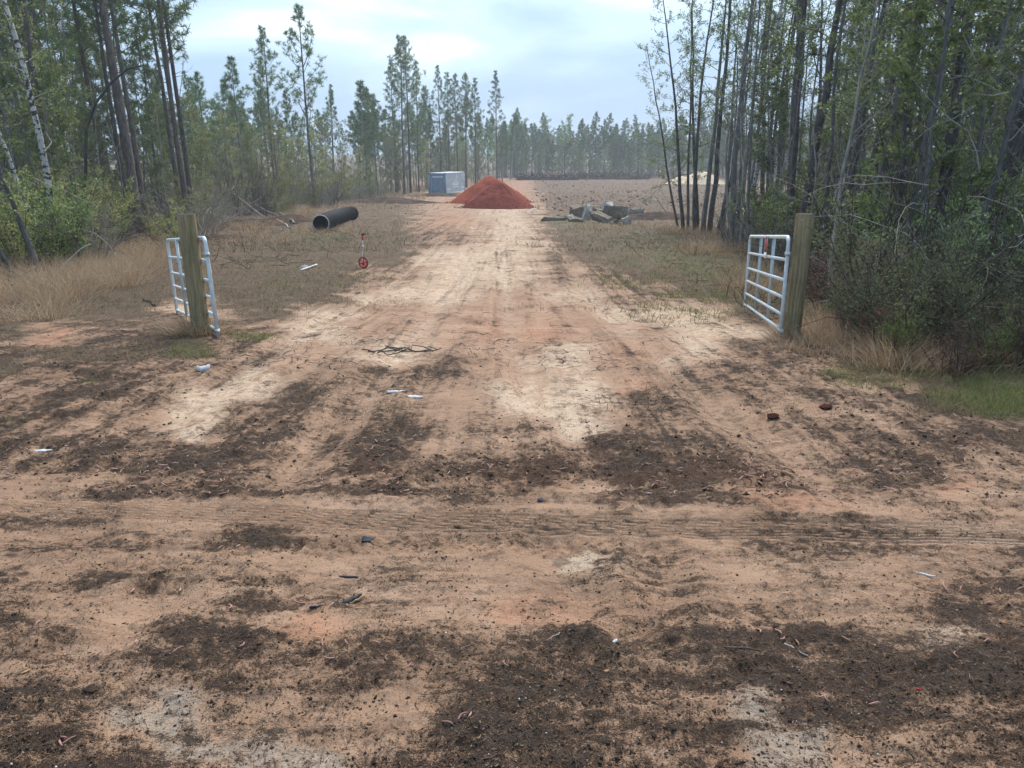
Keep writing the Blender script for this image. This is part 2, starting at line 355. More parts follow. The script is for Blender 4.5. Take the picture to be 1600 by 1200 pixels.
def soil(x, y):
    x = np.asarray(x, float); y = np.asarray(y, float)
    k = .030 * np.clip(np.hypot(x, y), 2, 60)
    f = 2.4 / np.clip(np.hypot(x, y) / 3, 1, 12)
    wx = x + k * 2.4 * (fbm(x * .9, y * .9, 3, 3) - .5) + k * (fbm(x * 4, y * 4, 2, 5) - .5)
    wy = y + k * 4.4 * (fbm(x * .9, y * .9, 3, 11) - .5) + k * 1.6 * (fbm(x * 4, y * 4, 2, 9) - .5)
    px, py = pix(wx, np.maximum(wy, 1.2), zb(wy))
    r = np.interp(py, ROWS, np.arange(len(ROWS))); c = np.clip(px / 100, 0, 16)
    r0 = np.clip(np.floor(r).astype(int), 0, len(ROWS) - 2); c0 = np.clip(np.floor(c).astype(int), 0, 15)
    fr = (r - r0)[..., None]; fc = (c - c0)[..., None]; fr = fr * fr * (3 - 2 * fr); fc = fc * fc * (3 - 2 * fc)
    s = (SG[r0, c0] * (1 - fc) + SG[r0, c0 + 1] * fc) * (1 - fr) + (SG[r0 + 1, c0] * (1 - fc) + SG[r0 + 1, c0 + 1] * fc) * fr
    # the cleared field beyond the piles; forest floor at both sides
    fld = np.clip((y - 50) / 8, 0, 1) * np.clip((x - 3) / 4, 0, 1)
    s = s * (1 - fld[..., None]) + np.array(CH['k']) * fld[..., None]
    for k_, T_ in enumerate(TRACKS[:4]):
        d_, u_, sd_ = polyd(x, y, T_); b_ = np.exp(-(d_ / (.24 if k_ < 2 else .13)) ** 2)[..., None] * .40; s = s * (1 - b_) + np.array((.05, .1, .75, 0, 0, 0)) * b_
    d_, u_, sd_ = polyd(x, y, TREAD); b_ = np.clip((.15 - d_) / .05, 0, 1)[..., None] * .8; s = s * (1 - b_) + np.array((.14, .14, .35, 0, 0, 0)) * b_
    ff = np.clip((y - 186) / 5, 0, 1)[..., None]; s = s * (1 - ff) + np.array((.9, 0, 0, .5, 0, 0)) * ff
    s = s + (.42 * (fbm(x * 2.2, y * 2.2, 3, 131) - .5) + .3 * (fbm(x * 7, y * 7, 3, 137) - .5))[..., None] * np.array([1, .5, .6, .6, .6, 0]) * (.25 + 3 * s * np.clip(1.1 - s, 0, 1))
    return np.clip(s, 0, 1.1)
def gz(x, y, s=None):
    x = np.asarray(x, float); y = np.asarray(y, float)
    if s is None: s = soil(x, y)
    z = zb(y) + .10 * (fbm(x * .22, y * .22, 2, 31) - .5) * np.clip((y - 8) / 10, 0, 1)
    near = np.clip((16 - y) / 9, 0, 1); d0, _, _ = polyd(x, y, TREAD); calm = 1 - .85 * np.clip((.17 - d0) / .06, 0, 1)
    z = z + near * (.055 * (fbm(x * 1.3, y * 1.3, 4, 41) - .5))
    dk = np.clip(s[..., 0] * 1.4 + .8 * (fbm(x * 5, y * 5, 3, 51) - .5), 0, 1.2)
    cl = fbm(x * 13, y * 13, 3, 61); cl2 = noise(x * 37, y * 37, 71)
    z = z + near * calm * dk * (.018 + .060 * (cl - .45) + .018 * (cl2 - .5))
    z = z + near * calm * .010 * (fbm(x * 9, y * 9, 2, 81) - .5)
    z = z + np.clip((y - 10) / 6, 0, 1) * s[..., 3] * (.16 * (fbm(x * 1.1, y * 1.1, 3, 91) - .4) + .07 * (fbm(x * 3.3, y * 3.3, 2, 93) - .5))
    wy_ = np.clip((y - 3.7) / 1.3, 0, 1); drv = np.clip((4.2 - np.abs(x + .3)) / 1.5, 0, 1) * np.clip((60 - y) / 20, 0, 1)
    z = z + wy_ * drv * .075 * (fbm(x * 3.6, y * .30, 3, 171) - .5) + (1 - wy_) * calm * .040 * (fbm(x * .45, y * 4.2, 3, 173) - .5)
    # tyre prints
    d, u, sd = polyd(x, y, TREAD); b = np.clip((.125 - d) / .03, 0, 1)
    fade = np.clip(.75 + 1.3 * (fbm(x * 1.2, y * 1.2, 2, 15) - .4), .5, 1)
    z = z - near * b * fade * (.014 + .019 * np.cos(sd * 2 * math.pi / .036))
    d, u, sd = polyd(x, y, LUGS); b = np.clip((.12 - d) / .03, 0, 1)
    z = z - near * b * fade * .009 * (1 + np.sign(np.sin(u * 2 * math.pi / .075 + np.abs(sd) * 30)) * .8)
    for k, T in enumerate(TRACKS):
        d, u, sd = polyd(x, y, T); wd = .16 if k < 4 else .10
        z = z - .030 * np.exp(-(d / wd) ** 2) + .014 * np.exp(-((d - wd * 1.9) / (wd * .5)) ** 2)
    d, u, sd = polyd(x, y, RIDGE); z = z + .05 * np.exp(-(d / .07) ** 2)
    return z
def g1(x, y): return float(zb(y)) - .03 if y > 24 else float(gz(np.array([x]), np.array([y]))[0])
def spaced(knots):
    """coordinates from (start, step) knots, step blending linearly between them"""
    out = [knots[0][0]]
    ks = [k[0] for k in knots]; st = [k[1] for k in knots]
    while out[-1] < ks[-1]: out.append(out[-1] + float(np.interp(out[-1], ks, st)))
    return np.array(out)
def build_ground():
    xp = spaced([(0, .017), (2.6, .018), (4.2, .03), (9, .07), (25, .25), (60, 1.2), (150, 9), (700, 60)])
    xs = np.concatenate([-xp[:0:-1], xp])
    ys = spaced([(-30, 6), (0, .5), (1.3, .02), (2.0, .011), (2.7, .009), (3.0, .0065), (3.45, .0065), (3.7, .011), (6, .019), (10, .04), (20, .10), (50, .35), (120, 1.2), (250, 8), (900, 70)])
    X, Y = np.meshgrid(xs, ys); n, k = X.shape
    s = soil(X.ravel(), Y.ravel()); Z = gz(X.ravel(), Y.ravel(), s)
    i = np.arange(n - 1)[:, None] * k; j = np.arange(k - 1)[None]
    q = np.stack([i + j, i + j + 1, i + k + j + 1, i + k + j], -1).reshape(-1, 4)
    b = MB().add(np.stack([X.ravel(), Y.ravel(), Z], 1), q); me = b.mesh('ground', M['soil'], True)
    for nm, cols in (('soil_a', (0, 1, 2)), ('soil_b', (3, 4, 5))):
        a = me.color_attributes.new(nm, 'FLOAT_COLOR', 'POINT')
        a.data.foreach_set('color', np.concatenate([s[:, cols], np.ones((len(s), 1))], 1).astype(np.float32).ravel())
    o = link('ground', me); tag(o, kind='structure'); print('ground', n, k, n * k)
build_ground()

# ------------------------------------------------------------------ trees: prototypes (meshes), then one tree object per tree
def unit(v): return v / (np.linalg.norm(v, axis=-1, keepdims=True) + 1e-9)
def curve(p, d, L, n, up=0., wob=.08, rg=rng):
    P = [np.array(p, float)]; d = unit(np.array(d, float))
    for i in range(n):
        d = unit(d + np.array([0, 0, up / n]) + rg.normal(0, wob, 3)); P.append(P[-1] + d * L / n)
    return np.array(P)
def on(P, t):
    f = t * (len(P) - 1); i = min(int(f), len(P) - 2); return P[i] + (P[i + 1] - P[i]) * (f - i), unit(P[i + 1] - P[i])
def around(d, spread, rg):
    v = rg.normal(size=3); v -= d * v.dot(d); return unit(d * math.cos(spread) + unit(v) * math.sin(spread))
def trunk_pts(H, wob, rg, bow=0):
    n = 12; h = np.linspace(0, 1, n); a = rg.uniform(0, 6.28)
    ox = np.cumsum(rg.normal(0, wob, n)) * .5 + bow * math.cos(a) * h * (1 - h) * 4; oy = np.cumsum(rg.normal(0, wob, n)) * .5 + bow * math.sin(a) * h * (1 - h) * 4
    return np.stack([ox - ox[0], oy - oy[0], h * H], 1)
def proto_pine(seed, H, r, h0, n=42, spread=2.6, tl=.36, vlimb=False, wnd=.05, needles=15, snag=10):
    rg = np.random.default_rng(seed); wd = MB(); lf = MB(); T = trunk_pts(H, .05, rg); hh = np.linspace(0, 1, 12)
    wd.tube(T, r * (1 - .82 * hh) * np.where(hh == 0, 1.25, 1), 8)
    for i in range(snag):                                   # dead stubs under the crown
        p, _ = on(T, rg.uniform(.18, h0)); a = rg.uniform(0, 6.28)
        P = curve(p, (math.cos(a), math.sin(a), rg.uniform(-.2, .4)), rg.uniform(.3, 1.1), 3, 0, .1, rg); wd.tube(P, np.linspace(.02, .006, 4), 3, False)
    for i in range(n):
        t = h0 + (1 - h0) * ((i + rg.uniform(0, 1)) / n) ** .9; p, _ = on(T, min(t, .99)); a = i * 2.4 + rg.uniform(-.5, .5)
        k = (t - h0) / (1 - h0); L = spread * (.35 + .65 * math.sin(math.pi * min(1, k * .75 + .28))) * rg.uniform(.55, 1.1) * (1 - .55 * k ** 2)
        el = rg.uniform(.05, .5) + .6 * k
        if vlimb and rg.random() < .25 and k < .6: L *= 1.7; el = 1.0
        P = curve(p, (math.cos(a), math.sin(a), el), L, 5, .5, .10, rg)
        wd.tube(P, np.linspace(max(.012, .028 * L / 2), .007, 6), 3, False)
        tips = [(P[-1], unit(P[-1] - P[-2]))]
        for j in range(int(3 + L * 2.2)):
            q, d = on(P, rg.uniform(.30, 1)); d2 = around(d, rg.uniform(.4, 1.0), rg); d2 = unit(d2 + np.array([0, 0, .35])); l = rg.uniform(.15, .55) * min(1, L / 1.5)
            Q = np.array([q, q + d2 * l * .5, q + d2 * l]); wd.tube(Q, [.007, .006, .004], 3, False); tips.append((q + d2 * l, d2))
        for q, d in tips:
            m = needles; v = unit(rg.normal(size=(m, 3)) + d * .75); l = tl * rg.uniform(.65, 1.1, m)
            S = unit(np.cross(v, rg.normal(size=(m, 3)))) * wnd * .5; b = q - d * .05 + 0 * v
            lf.add(np.stack([b - S * .5, b + S * .5, b + v * l[:, None] * .6 + S, b + v * l[:, None]], 1).reshape(-1, 3), np.arange(m * 4).reshape(-1, 4))
    return wd, lf
def proto_broad(seed, H, r, h0=.2, limbs=28, limbL=1.9, twigs=7, lpt=11, ll=.085, lw=.04, bow=.3, el=(.1, .9), wob=.06, taper=.8, droop=.2):
    rg = np.random.default_rng(seed); wd = MB(); lf = MB(); T = trunk_pts(H, wob, rg, bow * rg.uniform(-1, 1)); hh = np.linspace(0, 1, 12)
    wd.tube(T, r * (1 - taper * hh), 7); lp = []; ld = []
    for i in range(limbs):
        t = h0 + (1 - h0) * (i + rg.uniform(0, 1)) / limbs; p, _ = on(T, min(t, .99)); a = rg.uniform(0, 6.28)
        L = limbL * rg.uniform(.45, 1.1) * (1.1 - .6 * t); P = curve(p, (math.cos(a), math.sin(a), rg.uniform(*el)), L, 5, droop, .16, rg)
        wd.tube(P, np.linspace(max(.008, r * .22 * (1 - .5 * t)), .004, 6), 3, False)
        for j in range(twigs):
            q, d = on(P, rg.uniform(.2, 1)); d2 = around(d, rg.uniform(.3, 1.1), rg); l = rg.uniform(.25, .6) * max(.5, L * .5)
            Q = curve(q, d2, l, 3, rg.uniform(-.3, .4), .2, rg); wd.tube(Q, [.005, .004, .003, .002], 3, False)
            if lpt:
                m = rg.poisson(lpt); f = rg.uniform(.15, 1, m)
                for x in f:
                    b, dd = on(Q, x); lp.append(b + rg.normal(0, .035, 3)); ld.append(around(dd, rg.uniform(.4, 1.3), rg))
    if lp:
        m = len(lp); s = rg.uniform(.6, 1.15, m); lf.leaves(np.array(lp), np.array(ld), ll * s, lw * s, rg)
    return wd, lf
def proto_shrub(seed, H, stems=14, spread=.6, lpt=26, ll=.06, lw=.026, twigs=9):
    rg = np.random.default_rng(seed); wd = MB(); lf = MB(); lp = []; ld = []
    for i in range(stems):
        a = rg.uniform(0, 6.28); e = rg.uniform(.05, spread); b = np.array([math.cos(a), math.sin(a), 0]) * rg.uniform(0, .35 * H * spread)
        P = curve(b, (math.cos(a) * e, math.sin(a) * e, 1), H * rg.uniform(.55, 1.05), 6, -.15, .12, rg); wd.tube(P, np.linspace(.014, .004, 7), 3, False)
        for j in range(twigs):
            q, d = on(P, rg.uniform(.12, 1)); d2 = around(d, rg.uniform(.4, 1.2), rg); l = rg.uniform(.15, .42) * H * .5
            Q = curve(q, d2, l, 3, .2, .2, rg); wd.tube(Q, [.004, .0035, .003, .002], 3, False)
            if lpt:
                for x in rg.uniform(.1, 1, rg.poisson(lpt)):
                    c, dd = on(Q, x); lp.append(c + rg.normal(0, .04, 3)); ld.append(around(dd, rg.uniform(.4, 1.3), rg))
    if lp:
        m = len(lp); s = rg.uniform(.6, 1.2, m); lf.leaves(np.array(lp), np.array(ld), ll * s, lw * s, rg)
    return wd, lf
PR = {}
def reg(key, mb, bark, leaf):
    wd, lf = mb; PR[key] = (wd.mesh('trunk', M[bark], True), lf.mesh('crown', M[leaf]) if leaf and lf.v else None)
for i in range(4): reg('pine%d' % i, proto_pine(100 + i, 17 + i, .15, (.52, .45, .58, .48)[i], 46, (2.4, 2.1, 2.6, 2.3)[i]), 'pine_bark', 'needle')
reg('pine_open', proto_pine(120, 15.5, .15, .40, 44, 2.3, .34, True), 'grey_bark', 'needle')
reg('pine_young0', proto_pine(121, 9, .09, .28, 44, 2.0, .36), 'pine_bark', 'needle'); reg('pine_young1', proto_pine(122, 12, .10, .38, 44, 2.0, .36), 'pine_bark', 'needle')
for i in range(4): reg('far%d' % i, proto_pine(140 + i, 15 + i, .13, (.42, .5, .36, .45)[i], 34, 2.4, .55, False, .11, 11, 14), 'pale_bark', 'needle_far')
for i in range(4): reg('slim%d' % i, proto_broad(200 + i, 9.5 + i * .6, .075 + .012 * i, (.25, .32, .2, .38)[i], 30, 1.9, 8, 11, .085, .036, .35), 'dark_bark', 'leaf_dark')
for i in range(3): reg('grey%d' % i, proto_broad(220 + i, 9.5 + i * .6, .085 + .02 * i, (.35, .42, .3)[i], 26, 1.9, 8, 11, .085, .036, .3), 'grey_bark', 'leaf_dark')
for i in range(4): reg('bush%d' % i, proto_broad(240 + i, 5.5 + i * .7, .06, .10, 42, 1.8, 9, 19, .10, .048, .3), 'grey_bark', ('leaf_mid', 'leaf_dark', 'leaf_mid', 'leaf_yellow')[i])
for i in range(3): reg('bare%d' % i, proto_broad(260 + i, 6.5 + i * 1.5, .055, .25, 24, 1.8, 9, 0, bow=.5, el=(.4, 1.2)), ('pale_bark', 'twig_pale', 'grey_bark')[i], None)
for i in range(2): reg('leafy%d' % i, proto_broad(290 + i, 10 + i, .07, .22, 34, 2.0, 9, 14, .11, .05, .35), 'grey_bark', 'leaf_mid')
reg('bush4', proto_broad(249, 5.8, .06, .10, 36, 1.9, 9, 9, .10, .048, .3), 'twig_pale', 'leaf_yellow')
reg('birch', proto_broad(271, 9.5, .10, .42, 22, 1.9, 8, 10, .085, .04, .5, wob=.11, taper=.6), 'birch_bark', 'leaf_mid')
reg('birch_thin', proto_broad(275, 8.5, .07, .45, 16, 1.5, 7, 8, .085, .04, .5, wob=.11, taper=.6), 'birch_bark', 'leaf_mid')
reg('stem', proto_broad(280, 8.5, .13, .45, 24, 2.2, 9, 12, .085, .04, .25), 'dark_bark', 'leaf_dark')
for i in range(3): reg('shrub_green%d' % i, proto_shrub(300 + i, 1.9 + .3 * i, 15, .55, 24, .075, .036), 'twig_dark', ('leaf_mid', 'leaf_dark', 'leaf_yellow')[i])
for i in range(2): reg('shrub_grey%d' % i, proto_shrub(310 + i, 1.2 + .25 * i, 22, .7, 34, .036, .012, 12), 'twig_dark', 'leaf_grey')
for i in range(2): reg('shrub_rust%d' % i, proto_shrub(320 + i, 1.1 + .3 * i, 16, .8, 14, .06, .02, 9), 'twig_dark', 'leaf_rust')
for i in range(2): reg('shrub_bare%d' % i, proto_shrub(330 + i, 1.9 + .6 * i, 18, .7, 0, twigs=12), ('twig_pale', 'twig_dark')[i], None)
COUNT = {}
def plant(key, name, label, cat, group, x, y, s=1.0, lx=0., ly=0., rz=None, sz=None, dz=-.05):
    me_t, me_c = PR[key]
    o = empty(name, (x, y, g1(x, y) + dz), rng.uniform(0, 6.28) if rz is None else rz)
    o.scale = (s, s, sz or s)
    if lx or ly:                                            # lean towards +x / +y, applied in the world frame
        o.rotation_euler = (Matrix.Rotation(lx, 3, 'Y') @ Matrix.Rotation(-ly, 3, 'X') @ Matrix.Rotation(o.rotation_euler.z, 3, 'Z')).to_euler()
    link('trunk' if cat == 'tree' else 'stems', me_t, o)
    if me_c: link('crown' if cat == 'tree' else 'foliage', me_c, o)
    tag(o, label, cat, group); COUNT[label] = COUNT.get(label, 0) + 1
    return o

# ---- trees one can point at
ORD = ['first', 'second', 'third', 'fourth', 'fifth', 'sixth', 'seventh', 'eighth']
def rank(lst, v): return ORD[sorted(q[0] for q in lst).index(v)]
def T(key, name, label, px, y, s=1., lx=0., ly=0., group=None, **k): return plant(key, name, label, 'tree', group, float(x_at(px, y)), y, s, lx, ly, **k)
T('birch', 'birch_tree', 'thickest white-barked tree with dark blotches at the far left', 100, 22, 1.0, -.04, rz=1.0)
T('birch_thin', 'birch_tree', 'thin white-barked tree leaning left at the left edge of the photo', 78, 23, .95, -.16, rz=4.0)
T('stem', 'hardwood_tree', 'dark leaning trunk in the green bushes at the left edge, behind the dry grass', 66, 18.6, .62, -.22)
T('stem', 'hardwood_tree', 'short pale-grey leaning stem at the left border above the dry grass', 28, 17.6, .40, -.24)
T('pine2', 'pine_tree', 'stout pine trunk rising straight up left of the wooden post with the gate', 222, 36, 1.25, -.03)
G1 = ((205, 39, 'pine0'), (214, 41, 'pine1'), (232, 38.5, 'pine3'))
for px, y, k in G1: T(k, 'pine_tree', rank(G1, px) + ' from the left of three slimmer pine trunks beside the stout left pine', px, y, .95, -.03, group='slim pines beside the stout left pine')
G2 = ((296, 41, 'pine1'), (305, 42.5, 'pine3'), (287, 45, 'pine0'))
for px, y, k in G2: T(k, 'pine_tree', rank(G2, px) + ' from the left of three pine trunks right behind the left gate post', px, y, 1.0, -.025, group='pines behind the left gate post')
T('pine_young1', 'pine_tree', 'small round-topped pine just left of the two tall slender pines', 383, 66, .98)
T('pine0', 'pine_tree', 'slender tall pine with a narrow crown, left of the open-crowned pine', 432, 70, .86)
T('pine_open', 'pine_tree', 'tall open-crowned pine with upswept limbs standing above the left thicket', 492, 68, 1.03, -.01)
G3 = ((632, 104, 'pine0', 1.12), (642, 107, 'pine2', 1.02), (620, 110, 'pine1', .95), (655, 109, 'pine3', .84))
for px, y, k, s in G3: T(k, 'pine_tree', rank(G3, px) + ' from the left of the four tall clustered pines left of the container', px, y, s, group='pine cluster left of the container')
G4 = ((690, 128, 'pine3', .92), (703, 131, 'pine1', .98), (716, 133, 'pine0', 1.03), (729, 131, 'pine2', .92), (743, 130, 'pine1', .93), (668, 126, 'pine2', .8))
for px, y, k, s in G4: T(k, 'pine_tree', rank(G4, px) + ' from the left of the pine row behind the container', px, y, s, group='pine row behind the container')
T('pine1', 'pine_tree', 'narrow pointed pine standing alone behind the red dirt piles', 777, 132, 1.0)
# the tall clump at the right edge of the field
G5 = ((1086, 37, 'slim1', 1.15, .01), (1098, 36, 'grey1', 1.15, .03), (1108, 36.5, 'slim3', 1.2, .0), (1075, 39, 'slim0', 1.1, -.06), (1068, 38, 'slim2', 1.0, -.16), (1090, 40, 'slim2', 1.05, -.10), (1060, 41, 'slim0', .95, -.24), (1120, 38, 'slim1', 1.05, .10))
for px, y, k, s, lx in G5:
    T(k, 'hardwood_tree', rank(G5, px) + ' stem from the left in the leaning clump at the field edge', px, y, s, lx, group='leaning clump at the field edge')
G6 = ((1140, 33, 'grey2', 1.2, .02), (1172, 32, 'slim3', 1.15, .02), (1156, 35, 'grey0', 1.1, .05), (1190, 34, 'slim1', 1.1, .02), (1130, 40, 'grey1', 1.0, .0), (1205, 30, 'slim2', 1.1, .03))
for px, y, k, s, lx in G6:
    T(k, 'hardwood_tree', rank(G6, px) + ' slender trunk right of the leaning clump, counting towards the right gate post', px, y, s, lx, group='slender trunks left of the right gate post')
T('birch', 'pale_tree', 'pale-barked trunk among the dark trunks behind the right gate', 1160, 30.5, 1.05, .03, rz=2.2)
T('stem', 'hardwood_tree', 'thick dark trunk leaning right, directly above the right gate post', 1240, 20, 1.15, .06)
T('stem', 'hardwood_tree', 'trunk standing right of the right gate post, base in brown brush', 1312, 15, .75, .05)
T('stem', 'hardwood_tree', 'thickest trunk high at the right edge of the photo', 1500, 14, 1.6, .04)

# ---- the woods: every tree its own object, alike ones share a label and a group
def woods(zone, spec, tries, name, label, group, mind, xr=(-40, 1640), cat='tree', smul=1.0, pts=None, maxn=300):
    """scatter spec=[(key, scale lo, hi)] where zone(x, y) is true"""
    P = [] if pts is None else pts; made = 0
    for i in range(tries):
        y = math.exp(rng.uniform(math.log(zone.y0), math.log(zone.y1))); px = rng.uniform(*xr); x = float(x_at(px, y))
        if not zone(x, y): continue
        if any((x - a) ** 2 + (y - b) ** 2 < mind ** 2 for a, b in P): continue
        P.append((x, y)); k, a, b = spec[rng.integers(len(spec))]
        plant(k, name, label, cat, group, x, y, rng.uniform(a, b) * smul, rng.normal(0, .05), rng.normal(0, .04)); made += 1
        if made >= maxn: break
    return P
EL = ([6, 18, 21, 34, 45, 62, 80, 105, 125, 150, 185], [-11.2, -12.0, -12.2, -16.8, -19.2, -18.8, -17.2, -14.5, -10, -3.5, 2])
ER = ([6, 8, 9.4, 12, 16, 24, 31, 43, 48], [4.6, 4.4, 4.5, 5.3, 6.2, 7.6, 8.8, 10.0, 11.5])
def zl(a, b, y0, y1):
    f = lambda x, y: np.interp(y, *EL) - b < x < np.interp(y, *EL) - a
    f.y0, f.y1 = y0, y1; return f
def zr(a, b, y0, y1):
    f = lambda x, y: np.interp(y, *ER) + a < x < np.interp(y, *ER) + b
    f.y0, f.y1 = y0, y1; return f
# left
woods(zl(1.5, 20, 26, 56), [('pine0', .8, 1.1), ('pine1', .8, 1.1), ('pine3', .8, 1.0), ('pine_young1', .8, 1.1)], 900, 'pine_tree', 'pine in the shaded left wood behind the front trunks', 'pines of the left wood', 3.0, (-60, 330), maxn=26)
woods(zl(1, 14, 23, 58), [('bush0', .8, 1.15), ('bush1', .8, 1.15), ('bush2', .7, 1.1)], 700, 'understory_tree', 'bushy evergreen understory tree in the left wood', 'understory trees of the left wood', 2.2, (-60, 330), maxn=32)
woods(zl(2, 16, 24, 48), [('leafy0', .9, 1.3), ('leafy1', .9, 1.3)], 700, 'hardwood_tree', 'slender leafy tree in the left wood', 'leafy trees of the left wood', 2.6, (-60, 330), maxn=26)
woods(zl(.5, 10, 19, 50), [('bare0', .7, 1.1), ('bare1', .7, 1.1), ('bare2', .7, 1.1)], 500, 'bare_tree', 'leafless sapling standing in the left thicket', 'leafless saplings on the left', 1.2, (-60, 340), maxn=40)
woods(zl(.5, 16, 52, 92), [('bush3', .7, 1.1), ('bush2', .7, 1.1), ('bush3', .7, 1.05), ('bush0', .7, 1.0), ('bush4', .7, 1.0)], 900, 'understory_tree', 'light green bushy tree in the mid-distance left thicket', 'bushy trees of the mid-distance thicket', 2.2, (300, 660), maxn=62)
woods(zl(.2, 9, 52, 100), [('bare0', .6, 1.0), ('bare1', .6, 1.0)], 500, 'bare_tree', 'pale leafless sapling in the mid-distance left thicket', 'pale saplings of the mid-distance thicket', 1.5, (300, 680), maxn=70)
woods(zl(8, 34, 72, 118), [('pine0', .5, .72), ('pine3', .5, .7), ('bush1', 1.2, 1.7), ('pine_young1', .8, 1.0)], 900, 'background_tree', 'tree of the green background behind the mid-distance thicket', 'background trees on the left', 3.2, (250, 640), maxn=60)
woods(zl(.5, 14, 95, 178), [('pine_young1', .7, 1.0), ('bush1', 1.0, 1.5), ('far0', .7, .95), ('far1', .65, .9), ('bush3', .9, 1.2)], 900, 'background_tree', 'tree in the dim wood behind the container', 'trees behind the container', 2.6, (560, 830), maxn=80)
woods(zl(-.3, 3, 98, 150), [('bare0', .8, 1.3), ('bare1', .8, 1.3)], 400, 'bare_tree', 'pale thin trunk in front of the dim wood by the container', 'pale thin trunks by the container', 1.5, (600, 800), maxn=34)
# right
woods(zr(.8, 18, 13, 38), [('slim0', .9, 1.2), ('slim1', .9, 1.2), ('slim2', .9, 1.2), ('slim3', .9, 1.2), ('grey0', .9, 1.2), ('grey2', .9, 1.2)], 1500, 'hardwood_tree', 'slender dark-trunked tree deep in the shaded right wood', 'slender trees of the right wood', 2.0, (1180, 1660), maxn=44)
woods(zr(1.0, 16, 12, 30), [('bush1', .75, 1.2), ('bush1', .7, 1.1), ('bush0', .7, 1.1)], 900, 'understory_tree', 'dense evergreen understory tree in the right wood', 'understory trees of the right wood', 2.4, (1200, 1660), maxn=20)
woods(zr(5, 20, 24, 46), [('pine1', .8, 1.0), ('pine_young1', .9, 1.2), ('pine3', .8, 1.0)], 500, 'pine_tree', 'pine standing deep in the right wood', 'pines of the right wood', 3.0, (1200, 1660), maxn=6)
woods(zr(.4, 7, 11, 44), [('bare0', .5, .9), ('bare1', .5, .9), ('bare2', .6, 1.0)], 500, 'bare_tree', 'leafless grey sapling in the right thicket', 'leafless saplings on the right', 1.0, (1150, 1660), maxn=46)
# the far wood beyond the cleared field
zf = lambda x, y: True
zf.y0, zf.y1 = 192, 240
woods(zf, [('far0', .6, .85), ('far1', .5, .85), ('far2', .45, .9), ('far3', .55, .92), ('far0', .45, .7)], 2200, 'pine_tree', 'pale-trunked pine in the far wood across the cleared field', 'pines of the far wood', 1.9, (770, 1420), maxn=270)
zf2 = lambda x, y: True
zf2.y0, zf2.y1 = 188, 215
woods(zf2, [('bare0', 1.1, 1.7), ('bare1', 1.1, 1.6)], 300, 'bare_tree', 'pale leafless trunk at the front of the far wood', 'leafless trunks of the far wood', 2.2, (775, 1400), maxn=60)
zf3 = lambda x, y: True
zf3.y0, zf3.y1 = 222, 246
woods(zf3, [('bush1', 1.1, 1.7), ('bush0', 1.0, 1.5)], 500, 'understory_tree', 'dark bushy tree deep in the far wood', 'bushy trees of the far wood', 2.6, (770, 1420), maxn=80)
woods(zf2, [('bush1', 1.4, 2.3), ('bush0', 1.3, 2.0), ('leafy0', .9, 1.3)], 500, 'hardwood_tree', 'round-crowned tree at the front of the far wood', 'round-crowned trees of the far wood', 2.6, (775, 1400), maxn=64)
woods(zf2, [('bush1', .7, 1.3), ('bush3', .6, 1.1)], 500, 'understory_tree', 'low bushy growth at the foot of the far wood', 'bushes of the far wood', 2.4, (775, 1400), maxn=80)

# ---- shrubs along the edges
def S(key, label, px, y, s=1., group=None, name='shrub'): return plant(key, name, label, 'shrub', group, float(x_at(px, y)), y, s)
woods(zl(-.4, 3.2, 17, 34), [('shrub_green0', .8, 1.35), ('shrub_green1', .8, 1.3), ('shrub_green2', .8, 1.2)], 500, 'shrub', 'leafy green shrub at the front of the left wood', 'green shrubs of the left edge', 1.0, (-60, 300), 'shrub', maxn=40)
woods(zl(-.8, 2.6, 19, 60), [('shrub_bare0', .7, 1.2), ('shrub_bare1', .7, 1.2)], 400, 'bare_shrub', 'leafless twiggy shrub along the left edge', 'twiggy shrubs of the left edge', 1.2, (-60, 460), 'shrub', maxn=40)
woods(zl(-.2, 6, 46, 98), [('shrub_green0', 1.0, 1.7), ('shrub_green2', 1.0, 1.7), ('shrub_bare0', 1.0, 1.7), ('shrub_bare0', 1.0, 1.7)], 800, 'shrub', 'low bush at the front of the mid-distance left thicket', 'low bushes of the mid-distance thicket', 1.6, (300, 680), 'shrub', maxn=80)
woods(zr(-.1, 3.2, 7.4, 16), [('shrub_grey0', .7, 1.2), ('shrub_grey1', .7, 1.15)], 500, 'shrub', 'fine-leaved grey-green shrub right of the right gate post', 'grey-green shrubs on the right', .85, (1340, 1680), 'shrub', maxn=16)
woods(zr(-.2, 2.2, 8.6, 22), [('shrub_rust0', .6, 1.0), ('shrub_rust1', .6, 1.0)], 500, 'shrub', 'dead rust-brown shrub near the right gate post', 'rust-brown shrubs on the right', .7, (1230, 1660), 'shrub', maxn=34)
woods(zr(-.25, 1.2, 7.2, 12), [('shrub_rust0', .35, .6), ('shrub_rust1', .35, .55), ('shrub_green0', .25, .4)], 500, 'shrub', 'low weed or dead shrub at the front of the right thicket', 'low growth at the front of the right thicket', .45, (1280, 1680), 'shrub', maxn=40)
woods(zr(.2, 5, 10, 40), [('shrub_green1', .8, 1.3), ('shrub_green1', .8, 1.2), ('shrub_bare1', .8, 1.3), ('shrub_green0', .7, 1.1)], 700, 'shrub', 'dark leafy shrub on the floor of the right wood', 'dark shrubs of the right wood', 1.3, (1150, 1680), 'shrub', maxn=36)
woods(zr(-.3, 2.5, 9.5, 40), [('shrub_bare0', .6, 1.1), ('shrub_bare1', .6, 1.1)], 400, 'bare_shrub', 'leafless twiggy shrub along the right edge', 'twiggy shrubs of the right edge', 1.0, (1130, 1680), 'shrub', maxn=34)
